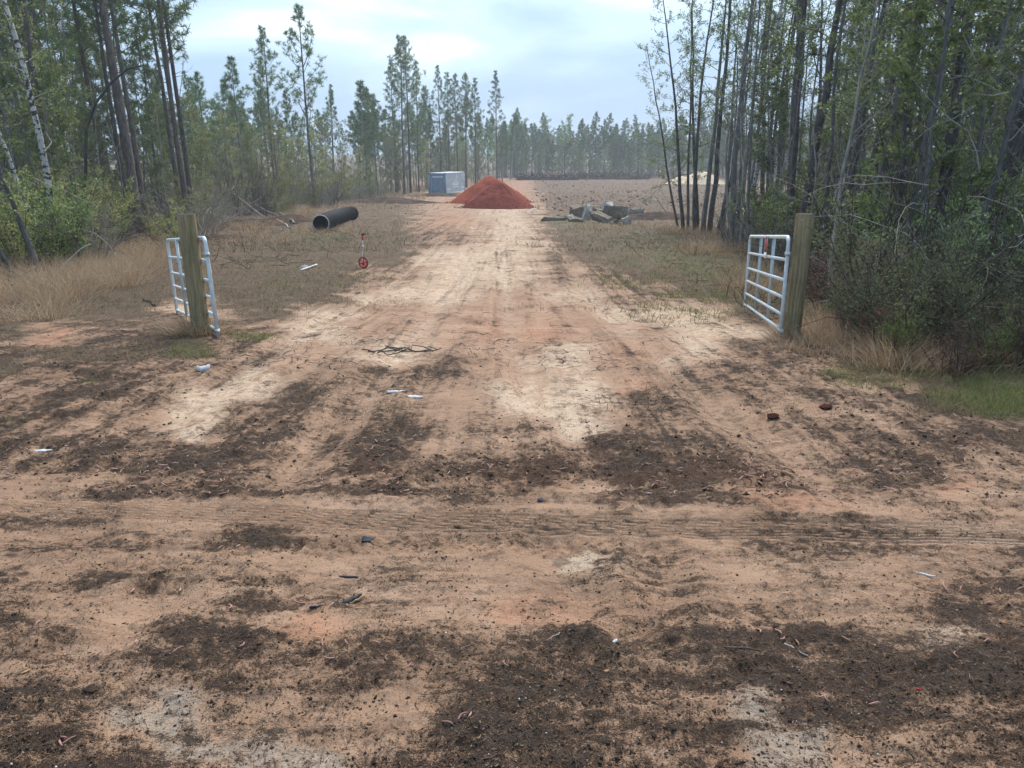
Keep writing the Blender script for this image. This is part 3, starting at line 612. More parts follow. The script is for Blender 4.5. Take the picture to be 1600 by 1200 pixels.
woods(zl(-1.6, 3, 34, 78), [('shrub_bare0', 1.2, 2.1), ('shrub_bare1', 1.0, 1.7), ('shrub_green2', .9, 1.4), ('shrub_bare0', 1.2, 2.0)], 600, 'bare_shrub', 'tall grey twiggy brush between the left gate post and the black pipe', 'grey brush behind the left gate', 1.5, (285, 640), 'shrub', maxn=56)
woods(zr(-.3, 9, 12, 44), [('bare2', .6, 1.2), ('bare0', .6, 1.1), ('bare2', .6, 1.2)], 600, 'bare_tree', 'thin grey leafless stem crowded behind the right gate', 'thin grey stems behind the right gate', 1.0, (1100, 1660), maxn=60)
woods(zl(-3.2, .5, 28, 60), [('shrub_bare0', .8, 1.4), ('shrub_bare1', .7, 1.2), ('shrub_green2', .5, .8)], 500, 'bare_shrub', 'low grey twiggy bush in the dry grass left of the black pipe', 'low twiggy bushes left of the pipe', 1.4, (240, 470), 'shrub', maxn=28)
print(COUNT)

# ------------------------------------------------------------------ materials of built things
def m_plain(name, col, rough=.6, spec=.4, metal=0, var=.25, scale=8, bd=.003, dirt=None, dirt_lo=.55):
    m = mat(name); t = NT(m); P = t.pos(); n1 = t.noise(P, scale, 6, .65)
    c = t.mix(t.step(n1, .3, .75), tuple(x * (1 - var) for x in col), tuple(min(1, x * (1 + var)) for x in col))
    if dirt: c = t.mix(t.math('MULTIPLY', t.step(t.noise(P, scale * .6, 7, .7), dirt_lo, dirt_lo + .15), .75), c, dirt)
    t.done(c, rough, spec, metal, t.noise(P, scale * 8, 4), bd); return m
M['galvanised'] = m_plain('galvanised', (.50, .57, .58), .42, .5, .35, .14, 22, .001, (.27, .30, .30), .6)
M['gate_paint'] = m_plain('gate_paint', (.60, .67, .68), .45, .5, .1, .12, 18, .001, (.36, .38, .36), .62)
def m_post():
    m = mat('post_wood'); t = NT(m); g = t.noise(t.pos((34, 34, 2.2)), 1.0, 7, .7); b = t.noise(t.pos(), 3, 5, .6)
    c = t.ramp(g, [(.3, (.15, .115, .062)), (.5, (.28, .225, .125)), (.7, (.41, .345, .215))])
    c = t.mix(t.math('MULTIPLY', t.step(b, .46, .66), .6), c, (.15, .155, .075))
    c = t.mix(t.math('MULTIPLY', t.step(t.noise(t.pos((60, 60, 1.4)), 1.0, 3), .62, .68), .8), c, (.055, .04, .025))
    t.done(c, .85, .2, bump=g, bd=.012); return m
M['post_wood'] = m_post()
M['end_grain'] = m_plain('end_grain', (.075, .068, .055), .9, .1, 0, .4, 30)
M['sign_red'] = m_plain('sign_red', (.42, .035, .04), .5, .4, 0, .15, 20)
M['paper'] = m_plain('paper', (.55, .56, .57), .7, .2, 0, .12, 30)
M['white_paint'] = m_plain('white_paint', (.80, .80, .80), .5, .4, 0, .05, 15)
M['container_blue'] = m_plain('container_blue', (.20, .30, .40), .55, .4, 0, .18, 2.2, .002, (.10, .125, .145), .58)
M['container_blue_lit'] = m_plain('container_blue_lit', (.52, .57, .59), .55, .4, 0, .12, 1.6, .002, (.19, .215, .225), .58)  # lit side of the same container, its light put into a paler colour
M['container_roof'] = m_plain('container_roof', (.42, .47, .52), .5, .5, .1, .12, 1.2, .002, (.26, .24, .22), .6)
M['dark_steel'] = m_plain('dark_steel', (.05, .06, .075), .6, .4, .2, .3, 6)
M['black_plastic'] = m_plain('black_plastic', (.012, .014, .018), .75, .12, 0, .3, 5, .002, (.05, .045, .04), .63)
M['rim_plastic'] = m_plain('rim_plastic', (.55, .55, .53), .6, .3, 0, .1, 8)
M['wheel_red'] = m_plain('wheel_red', (.62, .03, .03), .4, .5, 0, .1, 20)
M['rubber'] = m_plain('rubber', (.02, .02, .02), .8, .3)
M['tube_white'] = m_plain('tube_white', (.72, .70, .66), .45, .4, .1, .06, 20)
M['charred'] = m_plain('charred', (.035, .04, .05), .7, .35, 0, .4, 30, .004)
M['split_wood'] = m_plain('split_wood', (.42, .27, .13), .8, .2, 0, .2, 40)
M['dead_pale'] = m_plain('dead_pale', (.42, .39, .35), .85, .2, 0, .25, 9, .004, (.16, .13, .10), .55)
def m_heap(name, a, b, cr):
    m = mat(name); t = NT(m); P = t.pos(); n1 = t.noise(P, 1.1, 5, .6); n2 = t.noise(P, 9, 6, .7)
    c = t.mix(t.step(n1, .38, .66), a, b); c = t.mix(t.math('MULTIPLY', t.step(n2, .55, .72), .5), c, cr)
    t.done(c, .9, .1, bump=n2, bd=.09); return m
M['clay'] = m_heap('clay', (.165, .029, .018), (.205, .040, .024), (.11, .021, .014))
M['clay_bright'] = m_heap('clay_bright', (.30, .060, .025), (.25, .050, .025), (.17, .032, .018))
M['clay_dark'] = m_heap('clay_dark', (.075, .024, .017), (.05, .018, .014), (.035, .012, .01))
M['sand'] = m_heap('sand', (.62, .46, .30), (.72, .58, .42), (.45, .33, .22))
M['mulch'] = m_heap('mulch', (.05, .036, .028), (.10, .062, .042), (.03, .024, .02))
M['concrete_tan'] = m_plain('concrete_tan', (.22, .18, .135), .9, .2, 0, .3, 4, .01, (.13, .10, .075), .5)
M['concrete_pale'] = m_plain('concrete_pale', (.44, .41, .37), .9, .2, 0, .25, 4, .01, (.27, .24, .20), .52)
M['clod'] = m_leaf('clod', [(.03, .02, .015), (.06, .04, .028), (.10, .065, .043)], .95, .0, 0)
M['pebble'] = m_leaf('pebble', [(.30, .24, .18), (.55, .48, .40), (.12, .10, .09), (.70, .66, .60)], .7, .0, 0)

# ------------------------------------------------------------------ gates and posts
def round_post(x, y, h, r, lean, label, dark_top):
    o = empty('gate_post', (x, y, g1(x, y) - .06), rng.uniform(0, 6.28), 0, 0); b = MB(); n = 28; k = 15; hs = np.linspace(0, 1, k)
    th = np.arange(n) * 2 * math.pi / n; rr = r * (1.05 - .06 * hs)[:, None] * (1 + .035 * np.cos(th * 3 + 1)[None] + .02 * rng.normal(size=(1, n)) + .006 * rng.normal(size=(k, n)))
    V = np.stack([rr * np.cos(th), rr * np.sin(th), np.broadcast_to(hs[:, None] * h, rr.shape)], -1)
    i = np.arange(k - 1)[:, None] * n; j = np.arange(n)[None]; j2 = (j + 1) % n
    b.add(V.reshape(-1, 3), np.stack([i + j, i + j2, i + n + j2, i + n + j], -1).reshape(-1, 4)); b.obj('post_shaft', M['post_wood'], o, True)
    c = MB(); top = V[-1] * [1.0, 1.0, 1]; mid = np.array([[0, 0, h + .006]]); c.add(np.concatenate([top, mid]), None, [(m, (m + 1) % n, n) for m in range(n)]); c.obj('post_top', M['end_grain'], o)
    o.rotation_euler = (Matrix.Rotation(lean, 3, 'Y') @ Matrix.Rotation(o.rotation_euler.z, 3, 'Z')).to_euler()
    tag(o, label, 'post')
LPX, LPY = float(x_at(316, 9.75)), 9.75; RPX, RPY = float(x_at(1236, 9.45)), 9.45
round_post(LPX, LPY, 1.56, .108, -.012, 'round weathered wooden post in front of the left gate leaf', 1)
round_post(RPX, RPY, 1.58, .105, .004, 'round weathered wooden post beside the right gate leaf', 0)
FR = [0, .164, .351, .537, .757, 1]
def gate(hx, hy, ex, ey, label, side, tilt=0.):
    z0 = g1(hx, hy) + .03; L = 3.62; o = empty('farm_gate', (hx, hy, z0), math.atan2(ey - hy, ex - hx)); o.rotation_euler.y = tilt
    zt, zbm = 1.20, .07; rr = .024; c = .10
    arc = lambda cx, cz, a0, a1: [(cx + c * math.cos(a), 0, cz + c * math.sin(a)) for a in np.linspace(a0, a1, 6)]
    f = MB(); P = [(0, 0, -.04), (0, 0, .6)] + arc(c, zt - c, math.pi, math.pi / 2) + arc(L - c, zt - c, math.pi / 2, 0) + [(L, 0, .6)] + arc(L - .05, zbm + .05, 0, -math.pi / 2)[2:4] + [(L - .06, 0, zbm)]
    f.tube(P, rr, 12); f.obj('frame', M['gate_paint'], o, True)
    for k, q in enumerate(FR[:-1]):
        z = zbm + q * (zt - zbm); b = MB(); b.tube([(rr * .6, 0, z), (L / 2, 0, z), (L - (rr * .6 if k else .05), 0, z)], .0205, 10); b.obj('rail', M['gate_paint'], o, True)
    for u in (.335, .67):
        b = MB(); x = u * L; zs = zbm - .01; ze = zt + .004
        for x0, x1, y0, y1 in ((x - .042, x + .042, -side * .030 - .003, -side * .030 + .003),): b.box(x0, x1, y0, y1, zs, ze)
        b.box(x - .042, x - .037, min(0, -side * .027), max(0, -side * .027), zs, ze); b.box(x + .037, x + .042, min(0, -side * .027), max(0, -side * .027), zs, ze)
        b.obj('vertical_stay', M['galvanised'], o)
    for z in (1.0, .06):                                   # hinge clamps on the upright
        b = MB(); b.tube([(0, 0, z - .022), (0, 0, z + .022)], .034, 12); b.box(-.075, -.02, -.012, .012, z - .014, z + .014); b.box(-.13, -.07, -.008, .008, z - .008, z + .008); b.obj('hinge', M['galvanised'], o)
    s = MB(); x = .44 * L; s.box(x - .12, x + .12, side * .026, side * .030, .985, 1.215); sg = s.obj('sign', M['sign_red'], o)
    w_ = MB(); y0, y1 = sorted((side * .0305, side * .032))
    w_.box(x - .115, x + .115, y0, y1, .90, .98)
    for a0, a1, b0, b1 in ((x - .12, x - .108, .985, 1.215), (x + .108, x + .12, .985, 1.215), (x - .108, x + .108, 1.20, 1.215)): w_.box(a0, a1, y0, y1, b0, b1)
    w_.obj('sign_border', M['white_paint'], sg)
    d = MB(); d.box(x - .095, x + .095, y0, y1, 1.165, 1.185); d.box(x - .085, x + .085, y0, y1, 1.0, 1.02); d.obj('sign_print', M['dark_steel'], sg)
    s = MB(); th = np.linspace(-1.1, 1.1, 6) - math.pi / 2 * side * -1
    V = []
    for z in (.78, .87): V += [(.0255 * math.cos(a), .0255 * math.sin(a), z) for a in th]
    s.add(V, [(i, i + 1, i + 7, i + 6) for i in range(5)]); s.obj('sticker', M['white_paint'], o)
    tag(o, label, 'gate')
gx, gy = float(x_at(1219, 9.30)), 9.30; gate(gx, gy, float(x_at(1163, 12.85)), 12.85, 'galvanised tube gate leaf swung open beside the right wooden post', 1, .105)
gx, gy = float(x_at(341, 9.35)), 9.35; gate(gx, gy, float(x_at(277, 12.5)), 12.5, 'galvanised tube gate leaf swung open behind the left wooden post', -1, .105)

# ------------------------------------------------------------------ shipping container
def container():
    x, y = float(x_at(697, 101)), 101.; L, W, H = 6.06, 2.44, 2.59; z = float(zb(y)) + .12
    o = empty('shipping_container', (x, y, z), R(90 - 20)); e = .0
    tag(o, 'blue-grey corrugated shipping container standing left of the red dirt piles', 'container')
    # local x runs along the length away from the camera, local y to the left; end wall faces the camera at x = 0
    def corr(a, b, n, dep):
        p = []
        for i in range(n):
            u0 = a + (b - a) * i / n; du = (b - a) / n
            p += [(u0, 0), (u0 + du * .30, 0), (u0 + du * .42, dep), (u0 + du * .88, dep)]
        return p + [(b, 0)]
    def wall(name, pts, fn, m):
        V = []; 
        for zz in (.16, H - .12): V += [fn(u, d, zz) for u, d in pts]
        k = len(pts); MB().add(V, [(i, i + 1, k + i + 1, k + i) for i in range(k - 1)]).obj(name, m, o)
    wall('end_wall', corr(.10, W - .10, 9, .05), lambda u, d, zz: (.035 + d, u, zz), M['container_blue'])
    wall('rear_wall', corr(.10, W - .10, 9, .05), lambda u, d, zz: (L - .035 - d, u, zz), M['container_blue'])
    wall('side_wall', corr(.10, L - .10, 22, .04), lambda u, d, zz: (u, .03 + d, zz), M['container_blue_lit'])
    wall('side_wall', corr(.10, L - .10, 22, .04), lambda u, d, zz: (u, W - .03 - d, zz), M['container_blue_lit'])
    for a in (0, L - .12):
        for c in (0, W - .12): MB().box(a, a + .12, c, c + .12, .12, H - .12).obj('corner_post', M['container_blue_lit'] if c == 0 and a else M['container_blue'], o)
    for a in (0, L - .17):
        for c in (0, W - .16):
            for zz in (0, H - .118): MB().box(a - .004, a + .174, c - .004, c + .164, zz, zz + .118).obj('corner_casting', M['dark_steel'], o)
    for zz in (.03, H - .115):
        for c in (.008, W - .128): MB().box(.175, L - .175, c, c + .12, zz, zz + .13 if zz < 1 else H - .02).obj('side_rail', M['container_blue_lit'], o)
        for a in (.008, L - .128): MB().box(a, a + .12, .165, W - .165, zz, zz + .13 if zz < 1 else H - .02).obj('end_rail', M['container_blue'], o)
    b = MB(); n = 18
    for i in range(n):
        u0 = .13 + (L - .26) * i / n; du = (L - .26) / n
        b.add([(u0, .13, H - .018), (u0 + du * .5, .13, H - .018), (u0 + du * .6, .13, H + .006), (u0 + du, .13, H + .006), (u0, W - .13, H - .018), (u0 + du * .5, W - .13, H - .018), (u0 + du * .6, W - .13, H + .006), (u0 + du, W - .13, H + .006)], [(0, 1, 5, 4), (1, 2, 6, 5), (2, 3, 7, 6)])
    b.add([(.0, .0, H - .022), (L, .0, H - .022), (L, W, H - .022), (0, W, H - .022)], [(0, 1, 2, 3)]); b.obj('roof', M['container_roof'], o)
    MB().box(.2, L - .2, .2, W - .2, .03, .10).obj('floor', M['dark_steel'], o)
    # white markings, laid on the wall faces
    def poly(mb, pts, fn): mb.add([fn(*p) for p in pts], None, [(0, i, i + 1) for i in range(1, len(pts) - 1)])
    fs = lambda u, zz: (u, .022, zz); fe = lambda u, zz: (.024, u, zz)
    lg = MB()                                             # the sail-like mark with a wave under it, side wall
    u0 = 3.05
    poly(lg, [(u0 - .62, 1.02), (u0 - .38, 1.02), (u0 + .62, 2.28), (u0 + .50, 2.28)], fs); poly(lg, [(u0 + .50, 2.26), (u0 + .63, 2.28), (u0 + .52, 1.30), (u0 + .30, 1.30)], fs)
    poly(lg, [(u0 - .30, 1.30), (u0 + .52, 1.30), (u0 + .50, 1.42), (u0 - .20, 1.42)], fs)
    poly(lg, [(u0 - .95, 1.25), (u0 - .55, 1.38), (u0 - .45, 1.02), (u0 - .80, .98)], fs); poly(lg, [(u0 - .5, 1.10), (u0 + .2, 1.22), (u0 + .95, 1.12), (u0 + .7, .98), (u0 - .2, .98)], fs); poly(lg, [(u0 + .55, 1.2), (u0 + .75, 1.48), (u0 + 1.02, 1.25), (u0 + .9, 1.1)], fs)
    lg.obj('logo', M['white_paint'], o)
    tx = MB()
    for i, c in enumerate((.17, .15, .19, .15, .22, .17)): a = u0 - .72 + i * .26; poly(tx, [(a, .68), (a + c, .68), (a + c, .88), (a, .88)], fs)
    for i in range(4): a = .42 + i * .25; poly(tx, [(a, .46 - .03 * (i % 2)), (a + .19, .46), (a + .19, .66 + .1 * (i == 1)), (a, .66)], fs)
    for zz, n_, a in ((2.14, 4, 5.05), (1.86, 2, 5.15), (1.66, 1, 5.6)):
        for i in range(n_): poly(tx, [(a + i * .2, zz), (a + i * .2 + .15, zz), (a + i * .2 + .15, zz + .17), (a + i * .2, zz + .17)], fs)
    for i in range(5): a = 4.85 + i * .2; poly(tx, [(a, .55), (a + .16, .55), (a + .16, .74), (a, .74)], fs)
    tx.obj('side_lettering', M['white_paint'], o)
    te = MB()
    for i in range(9): a = .42 + i * .165; poly(te, [(a, 2.02), (a + .13, 2.02), (a + .13, 2.20), (a, 2.20)], fe)
    te.obj('end_lettering', M['white_paint'], o)
container()

# ------------------------------------------------------------------ heaps
def heap(name, px, y, rx, ry, h, m, label, cat, seed, flat=.12, rz=0., off=0.):
    x = float(x_at(px, y)); b = MB(); n = 96; k = 40; th = np.arange(n) * 2 * math.pi / n; q = np.linspace(0, 1, k) ** .85
    rr = 1 + .22 * (fbm(np.cos(th) * 1.6 + seed, np.sin(th) * 1.6, 3, seed) - .5)
    X = q[:, None] * rx * rr * np.cos(th); Y = q[:, None] * ry * rr * np.sin(th)
    prof = np.clip(1 - (np.sqrt(q[:, None] ** 2 + flat ** 2) - flat) / (math.sqrt(1 + flat ** 2) - flat), 0, 1)
    wx = x + X * math.cos(rz) - Y * math.sin(rz); wy = y + X * math.sin(rz) + Y * math.cos(rz)
    zz = h * prof * (1 + .30 * (fbm(X * .9 / rx * 3 + seed, Y * .9 / ry * 3, 3, seed + 3) - .5)) + .10 * (fbm(X * 4 + seed, Y * 4, 3, seed + 5) - .5) * np.minimum(1, prof * 5)
    base = zb(wy); z0 = float(zb(y)); V = np.stack([wx - x, wy - y, base + zz - z0 - .06 - .25 * (q[:, None] > .985)], -1)
    i = np.arange(k - 1)[:, None] * n; j = np.arange(n)[None]; j2 = (j + 1) % n
    b.add(V.reshape(-1, 3), np.stack([i + j, i + n + j, i + n + j2, i + j2], -1).reshape(-1, 4))
    o = b.obj(name, M[m], None, True); o.location = (x, y, z0); tag(o, label, cat)
    if m in ('clay', 'clay_bright'):                        # clods rolled down the slope and spilled round the foot
        q_ = np.random.default_rng(seed); nn = 420; a = q_.uniform(0, 6.28, nn); f = np.clip(q_.normal(1.0, .10, nn), .1, 1.25); cb = MB()
        xl = f * rx * np.cos(a); yl = f * ry * np.sin(a); zl_ = np.where(f < 1, h * np.interp(f, q, prof[:, 0]) * .97, 0) + zb(y + yl) - z0 + .02
        for i_ in range(nn):
            r_ = .02 + .07 * q_.uniform() ** 4; V_ = np.array([[1, 0, 0], [-1, 0, 0], [0, 1, 0], [0, -1, 0], [0, 0, 1], [0, 0, -1]]) * q_.uniform(.6, 1.2, (6, 1)) * r_ + [xl[i_], yl[i_], zl_[i_]]
            cb.add(V_, None, [[0, 2, 4], [2, 1, 4], [1, 3, 4], [3, 0, 4], [2, 0, 5], [1, 2, 5], [3, 1, 5], [0, 3, 5]])
        c_ = cb.obj('clods', M[m], o); c_['kind'] = 'stuff'
    return o
heap('dirt_pile', 777, 68.6, 3.3, 3.0, 2.05, 'clay', 'nearer pile of dark red clay at the end of the sandy drive', 'dirt pile', 5, .34)
heap('dirt_pile', 766, 79, 4.3, 3.6, 2.65, 'clay_bright', 'farther pile of brighter orange-red clay behind the dark one', 'dirt pile', 9, .2)
heap('sand_pile', 1094, 150, 5.2, 4, 2.3, 'sand', 'pale sand pile across the field seen between the right trunks', 'sand pile', 21, .3)
heap('sand_pile', 1066, 151, 3.4, 3, 1.5, 'sand', 'lower pale sand heap left of the taller sand pile', 'sand pile', 25, .3)
heap('soil_mound', 1030, 50.5, 3.4, 2.0, .5, 'mulch', 'low dark soil mound behind the broken concrete', 'mound', 33, .4)
heap('soil_mound', 945, 52, 4.4, 1.4, .35, 'mulch', 'long low strip of dark churned soil behind the concrete rubble', 'mound', 37, .5)
heap('soil_mound', 682, 97, 3.5, 1.6, .5, 'mulch', 'dark churned soil in front of the shipping container', 'mound', 41, .5)
heap('soil_mound', 605, 78, 5.5, 2.2, .6, 'mulch', 'dark churned soil bank in front of the mid-distance left thicket', 'mound', 43, .5)
heap('soil_mound', 395, 43, 2.6, 1.5, .45, 'mulch', 'dark soil mound behind the left gate post, left of the black pipe', 'mound', 47, .5)
heap('soil_mound', 452, 47, 2.2, 1.6, .5, 'mulch', 'dark churned soil just behind the black pipe', 'mound', 51, .5)
heap('soil_mound', 345, 33, 1.6, 1.0, .22, 'mulch', 'small dark soil heap right of the left gate post', 'mound', 53, .5)
# far windrow of roots and brush
def windrow(px0, px1, y, h, label, seed):
    xa, xb = float(x_at(px0, y)), float(x_at(px1, y)); rg = np.random.default_rng(seed); cx = (xa + xb) / 2; z0 = float(zb(y))
    o = empty('brush_windrow', (cx, y, z0)); tag(o, label, 'brush pile')
    nx, ny = 160, 26; X, Y = np.meshgrid(np.linspace(xa - cx, xb - cx, nx), np.linspace(-3, 3, ny)); f = fbm(X * .35 + seed, Y * .35, 4, seed)
    Z = h * np.clip(1 - (Y / 3) ** 2, 0, 1) ** .8 * np.clip(2.6 * f - .75, .1, 1.5) * np.clip(6 * (1 - np.abs(X) / (xb - cx)), 0, 1) + .5 * (fbm(X * 2, Y * 2, 3, seed + 2) - .5) - .2
    i = np.arange(ny - 1)[:, None] * nx; j = np.arange(nx - 1)[None]
    MB().add(np.stack([X.ravel(), Y.ravel(), Z.ravel()], 1), np.stack([i + j, i + j + 1, i + nx + j + 1, i + nx + j], -1).reshape(-1, 4)).obj('mound', M['mulch'], o)
    for nm, mm, cnt in (('roots', 'twig_dark', 420), ('pale_sticks', 'twig_pale', 70), ('red_clods', 'clay_bright', 40)):
        b = MB()
        for k in range(cnt):
            p = np.array([rg.uniform(xa - cx, xb - cx), rg.uniform(-2.6, 0), 0]); p[2] = rg.uniform(.1, h * .9)
            P = curve(p, (rg.normal(), rg.normal() * .5, rg.uniform(-.1, .9)), rg.uniform(.4, 2.0) if nm != 'red_clods' else .5, 3, 0, .25, rg); b.tube(P, np.linspace(rg.uniform(.03, .09), .02, 4) * (3 if nm == 'red_clods' else 1), 4)
        q = b.obj(nm, M[mm], o); q['kind'] = 'stuff'
windrow(806, 905, 176, 1.25, 'far windrow of dark roots and brush, left half, in front of the far wood', 3)
windrow(893, 1015, 182, 1.6, 'far windrow of dark roots and brush, right half, in front of the far wood', 8)

# ------------------------------------------------------------------ broken concrete
def chunk(px, py, w_, h_, d_, m, label, yaw=0., tilt=0., roll=0., lift=0., seed=0):
    rg = np.random.default_rng(500 + seed); x, y = [float(v) for v in at(px, py)]; k = (y * 1.03) / FPX; a, c, e = w_ * k * .5, d_ / 2, h_ * k * .95
    me = bpy.data.meshes.new('concrete_chunk'); bm = bmesh.new()
    for sx in (-1, 1):
        for sy in (-1, 1):
            for sz in (0, 1):
                j = rg.uniform(.5, 1.05, 3)
                for q in range(2): bm.verts.new((sx * a * j[0] * rg.uniform(.9, 1.05), sy * c * j[1] * rg.uniform(.9, 1.05), e * (sz * j[2] * rg.uniform(.9, 1.05) + (1 - sz) * rg.uniform(-.08, .06))))
    r_ = bmesh.ops.convex_hull(bm, input=bm.verts[:]); bmesh.ops.delete(bm, geom=[v for v in bm.verts if not v.link_faces], context='VERTS')
    bmesh.ops.subdivide_edges(bm, edges=bm.edges[:], cuts=2, use_grid_fill=True)
    for v in bm.verts: v.co += Vector(rg.normal(0, .03, 3))
    bm.to_mesh(me); bm.free(); me.materials.append(M[m])
    o = link('concrete_chunk', me); o.location = (x, y, g1(x, y) - .05 + lift); o.rotation_euler = (tilt, roll, yaw); tag(o, label, 'concrete', 'broken concrete chunks'); return o
G_ = 'broken concrete chunks'
chunk(866, 345, 40, 9, .9, 'concrete_tan', 'long flat slab at the left end of the rubble, nearest the drive', .1, seed=1)
chunk(899, 343, 20, 17, .8, 'concrete_tan', 'brown block at the left of the rubble behind the long flat slab', .3, lift=.35, seed=2)
chunk(891, 344, 14, 12, .6, 'concrete_pale', 'small pale wedge between the flat slab and the brown block', .9, .4, seed=3)
chunk(913, 345, 13, 27, .5, 'concrete_pale', 'upright white slab leaning left in the middle of the rubble', .4, 0, .35, seed=4)
chunk(901, 347, 22, 12, .7, 'concrete_tan', 'low brown block in front of the raised brown block', -.2, seed=5)
chunk(938, 348, 38, 14, .8, 'concrete_tan', 'long tan beam sloping down to the right in the middle of the rubble', -.5, 0, .22, lift=.15, seed=6)
chunk(931, 341, 14, 18, .7, 'concrete_tan', 'grey pointed block behind the upright white slab', .6, .3, lift=.2, seed=7)
chunk(945, 340, 15, 20, .7, 'concrete_pale', 'pale peaked block at the top of the rubble', .2, .2, .3, lift=.3, seed=8)
chunk(955, 341, 24, 17, .9, 'concrete_tan', 'large brown boulder-like block at the top of the rubble', -.3, .2, lift=.35, seed=9)
chunk(971, 344, 22, 20, .7, 'concrete_tan', 'big tan block right of the top boulder, tilted toward the drive', .5, -.3, .2, lift=.2, seed=10)
chunk(961, 351, 14, 13, .5, 'concrete_tan', 'small triangular block at the front right of the rubble', .2, 0, .5, seed=11)
chunk(978, 351, 15, 16, .5, 'concrete_pale', 'white block at the front right corner of the rubble', .8, .2, seed=12)
chunk(990, 340, 26, 8, .6, 'concrete_pale', 'low pale slab at the right end of the rubble', .1, lift=.35, seed=13)

# ------------------------------------------------------------------ black culvert pipe
def culvert():
    pts = [at(502, 363), at(514, 357), at(528, 350), at(541, 345.5), at(551, 344)]; P0 = np.array([[float(a), float(b)] for a, b in pts])
    t = np.linspace(0, 1, 241); Pc = np.stack([np.interp(t, np.linspace(0, 1, 5), P0[:, i]) for i in (0, 1)], 1)
    for _ in range(160): Pc[1:-1] = (Pc[:-2] + Pc[1:-1] * 2 + Pc[2:]) / 4
    r = .40; x0, y0 = Pc[0]; z = zb(Pc[:, 1]); z0 = float(z[0]); P = np.stack([Pc[:, 0] - x0, Pc[:, 1] - y0, z - z0 + r + .02], 1)
    o = empty('culvert_pipe', (x0, y0, z0)); tag(o, 'bent black corrugated plastic culvert pipe lying in the grass on the left', 'pipe')
    b = MB(); b.tube(P, r + .03 * np.sin(np.arange(241) * 2 * math.pi / 6), 30, False); b.obj('pipe_wall', M['black_plastic'], o, True)
    b = MB(); b.tube(P[:, :], r - .05, 30, False); b.obj('pipe_liner', M['black_plastic'], o, True)
    for k, nm in ((0, 'pipe_rim'), (240, 'pipe_rim')):
        T_ = unit(P[min(k + 1, 240)] - P[max(k - 1, 0)]); A = unit(np.cross(T_, [0, 0, 1.])); B = np.cross(A, T_); th = np.arange(31) * 2 * math.pi / 30
        ring = P[k] + (r - .01) * (np.cos(th)[:, None] * A + np.sin(th)[:, None] * B); b = MB(); b.tube(ring, .028, 6, False); b.obj(nm, M['rim_plastic'] if k == 0 else M['black_plastic'], o, True)
    for k in (184, 200, 124):
        b = MB(); b.tube(P[k - 2:k + 3], r + .045, 30, False); b.obj('coupling_band', M['black_plastic'], o, True)
culvert()

# ------------------------------------------------------------------ measuring wheel
def measuring_wheel():
    x, y = [float(v) for v in at(568, 417.5)]; o = empty('measuring_wheel', (x, y, g1(x, y)), R(-28)); tag(o, 'red surveyor measuring wheel with pale handle standing on the left verge', 'measuring wheel')
    r = .158; c = np.array([0, 0, r + .005]); th = np.arange(37) * 2 * math.pi / 36; ring = lambda q: np.stack([q * np.cos(th), 0 * th, q * np.sin(th)], 1) + c
    wl = MB(); wl.tube(ring(r - .028), .020, 8, False); whl = wl.obj('wheel_rim', M['wheel_red'], o, True)
    b = MB(); b.tube(ring(r - .006), .012, 8, False); b.obj('tyre', M['rubber'], whl, True)
    for k in range(6):
        a = k * math.pi / 3 + .3; b = MB(); d = np.array([math.cos(a), 0, math.sin(a)]); b.tube([c + d * .02, c + d * .08, c + d * (r - .03)], [.024, .017, .014], 6); b.obj('spoke', M['wheel_red'], whl)
    b = MB(); b.tube([c - [0, .035, 0], c + [0, .035, 0]], .042, 14); b.obj('hub', M['wheel_red'], whl)
    top = np.array([-.10, .16, .90]); d = unit(top - c)
    b = MB(); b.tube([c + [0, -.045, 0], c + d * .28 + [0, -.02, 0], c + d * .30], .012, 8); b.tube([c + d * .28, c + d * .5, top - d * .10], .0135, 8); b.obj('shaft', M['tube_white'], o, True)
    b = MB(); b.tube([c + d * .42, c + d * .48], .022, 10); b.obj('shaft_clamp', M['tube_white'], o)
    b = MB(); b.tube([top - d * .15, top - d * .03], [.020, .030], 10); b.obj('counter_housing', M['wheel_red'], o)
    b = MB(); b.tube([top - d * .04, top + d * .0, top + [.05, -.02, .03], top + [.13, -.03, .035]], [.022, .024, .02, .016], 8); b.tube([top, top + [-.05, 0, .01]], [.02, .012], 8); b.obj('grip', M['rubber'], o, True)
measuring_wheel()

# ------------------------------------------------------------------ loose things on the ground
def stick(name, p0, p1, r, m, label, cat, group=None, lift=(0, 0), sag=0., n=9, side=6, wig=0.):
    """a stick, pole or pipe between two pixels of the photograph, on or above the ground"""
    a = np.array([float(v) for v in at(*p0)]); b = np.array([float(v) for v in at(*p1)]); t = np.linspace(0, 1, n)
    xy = a + (b - a) * t[:, None]; z0 = g1(*a); z1 = g1(*b)
    z = z0 + (z1 - z0) * t + lift[0] * (1 - t) + lift[1] * t - sag * 4 * t * (1 - t) + r
    P = np.column_stack([xy - a, z - z0]); P[1:-1] += rng.normal(0, max(wig, r * .8) if m != 'tube_white' else 0, (n - 2, 3)) * [1, 1, .3]; bb = MB(); bb.tube(P, np.linspace(r, r * (.6 if m != 'tube_white' else 1), n), side)
    o = bb.obj(name, M[m], None, True); o.location = (*a, z0); tag(o, label, cat, group); return o
stick('plastic_pipe', (470, 424), (495, 412.5), .022, 'tube_white', 'short white plastic pipe lying on the left verge', 'pipe', side=10)
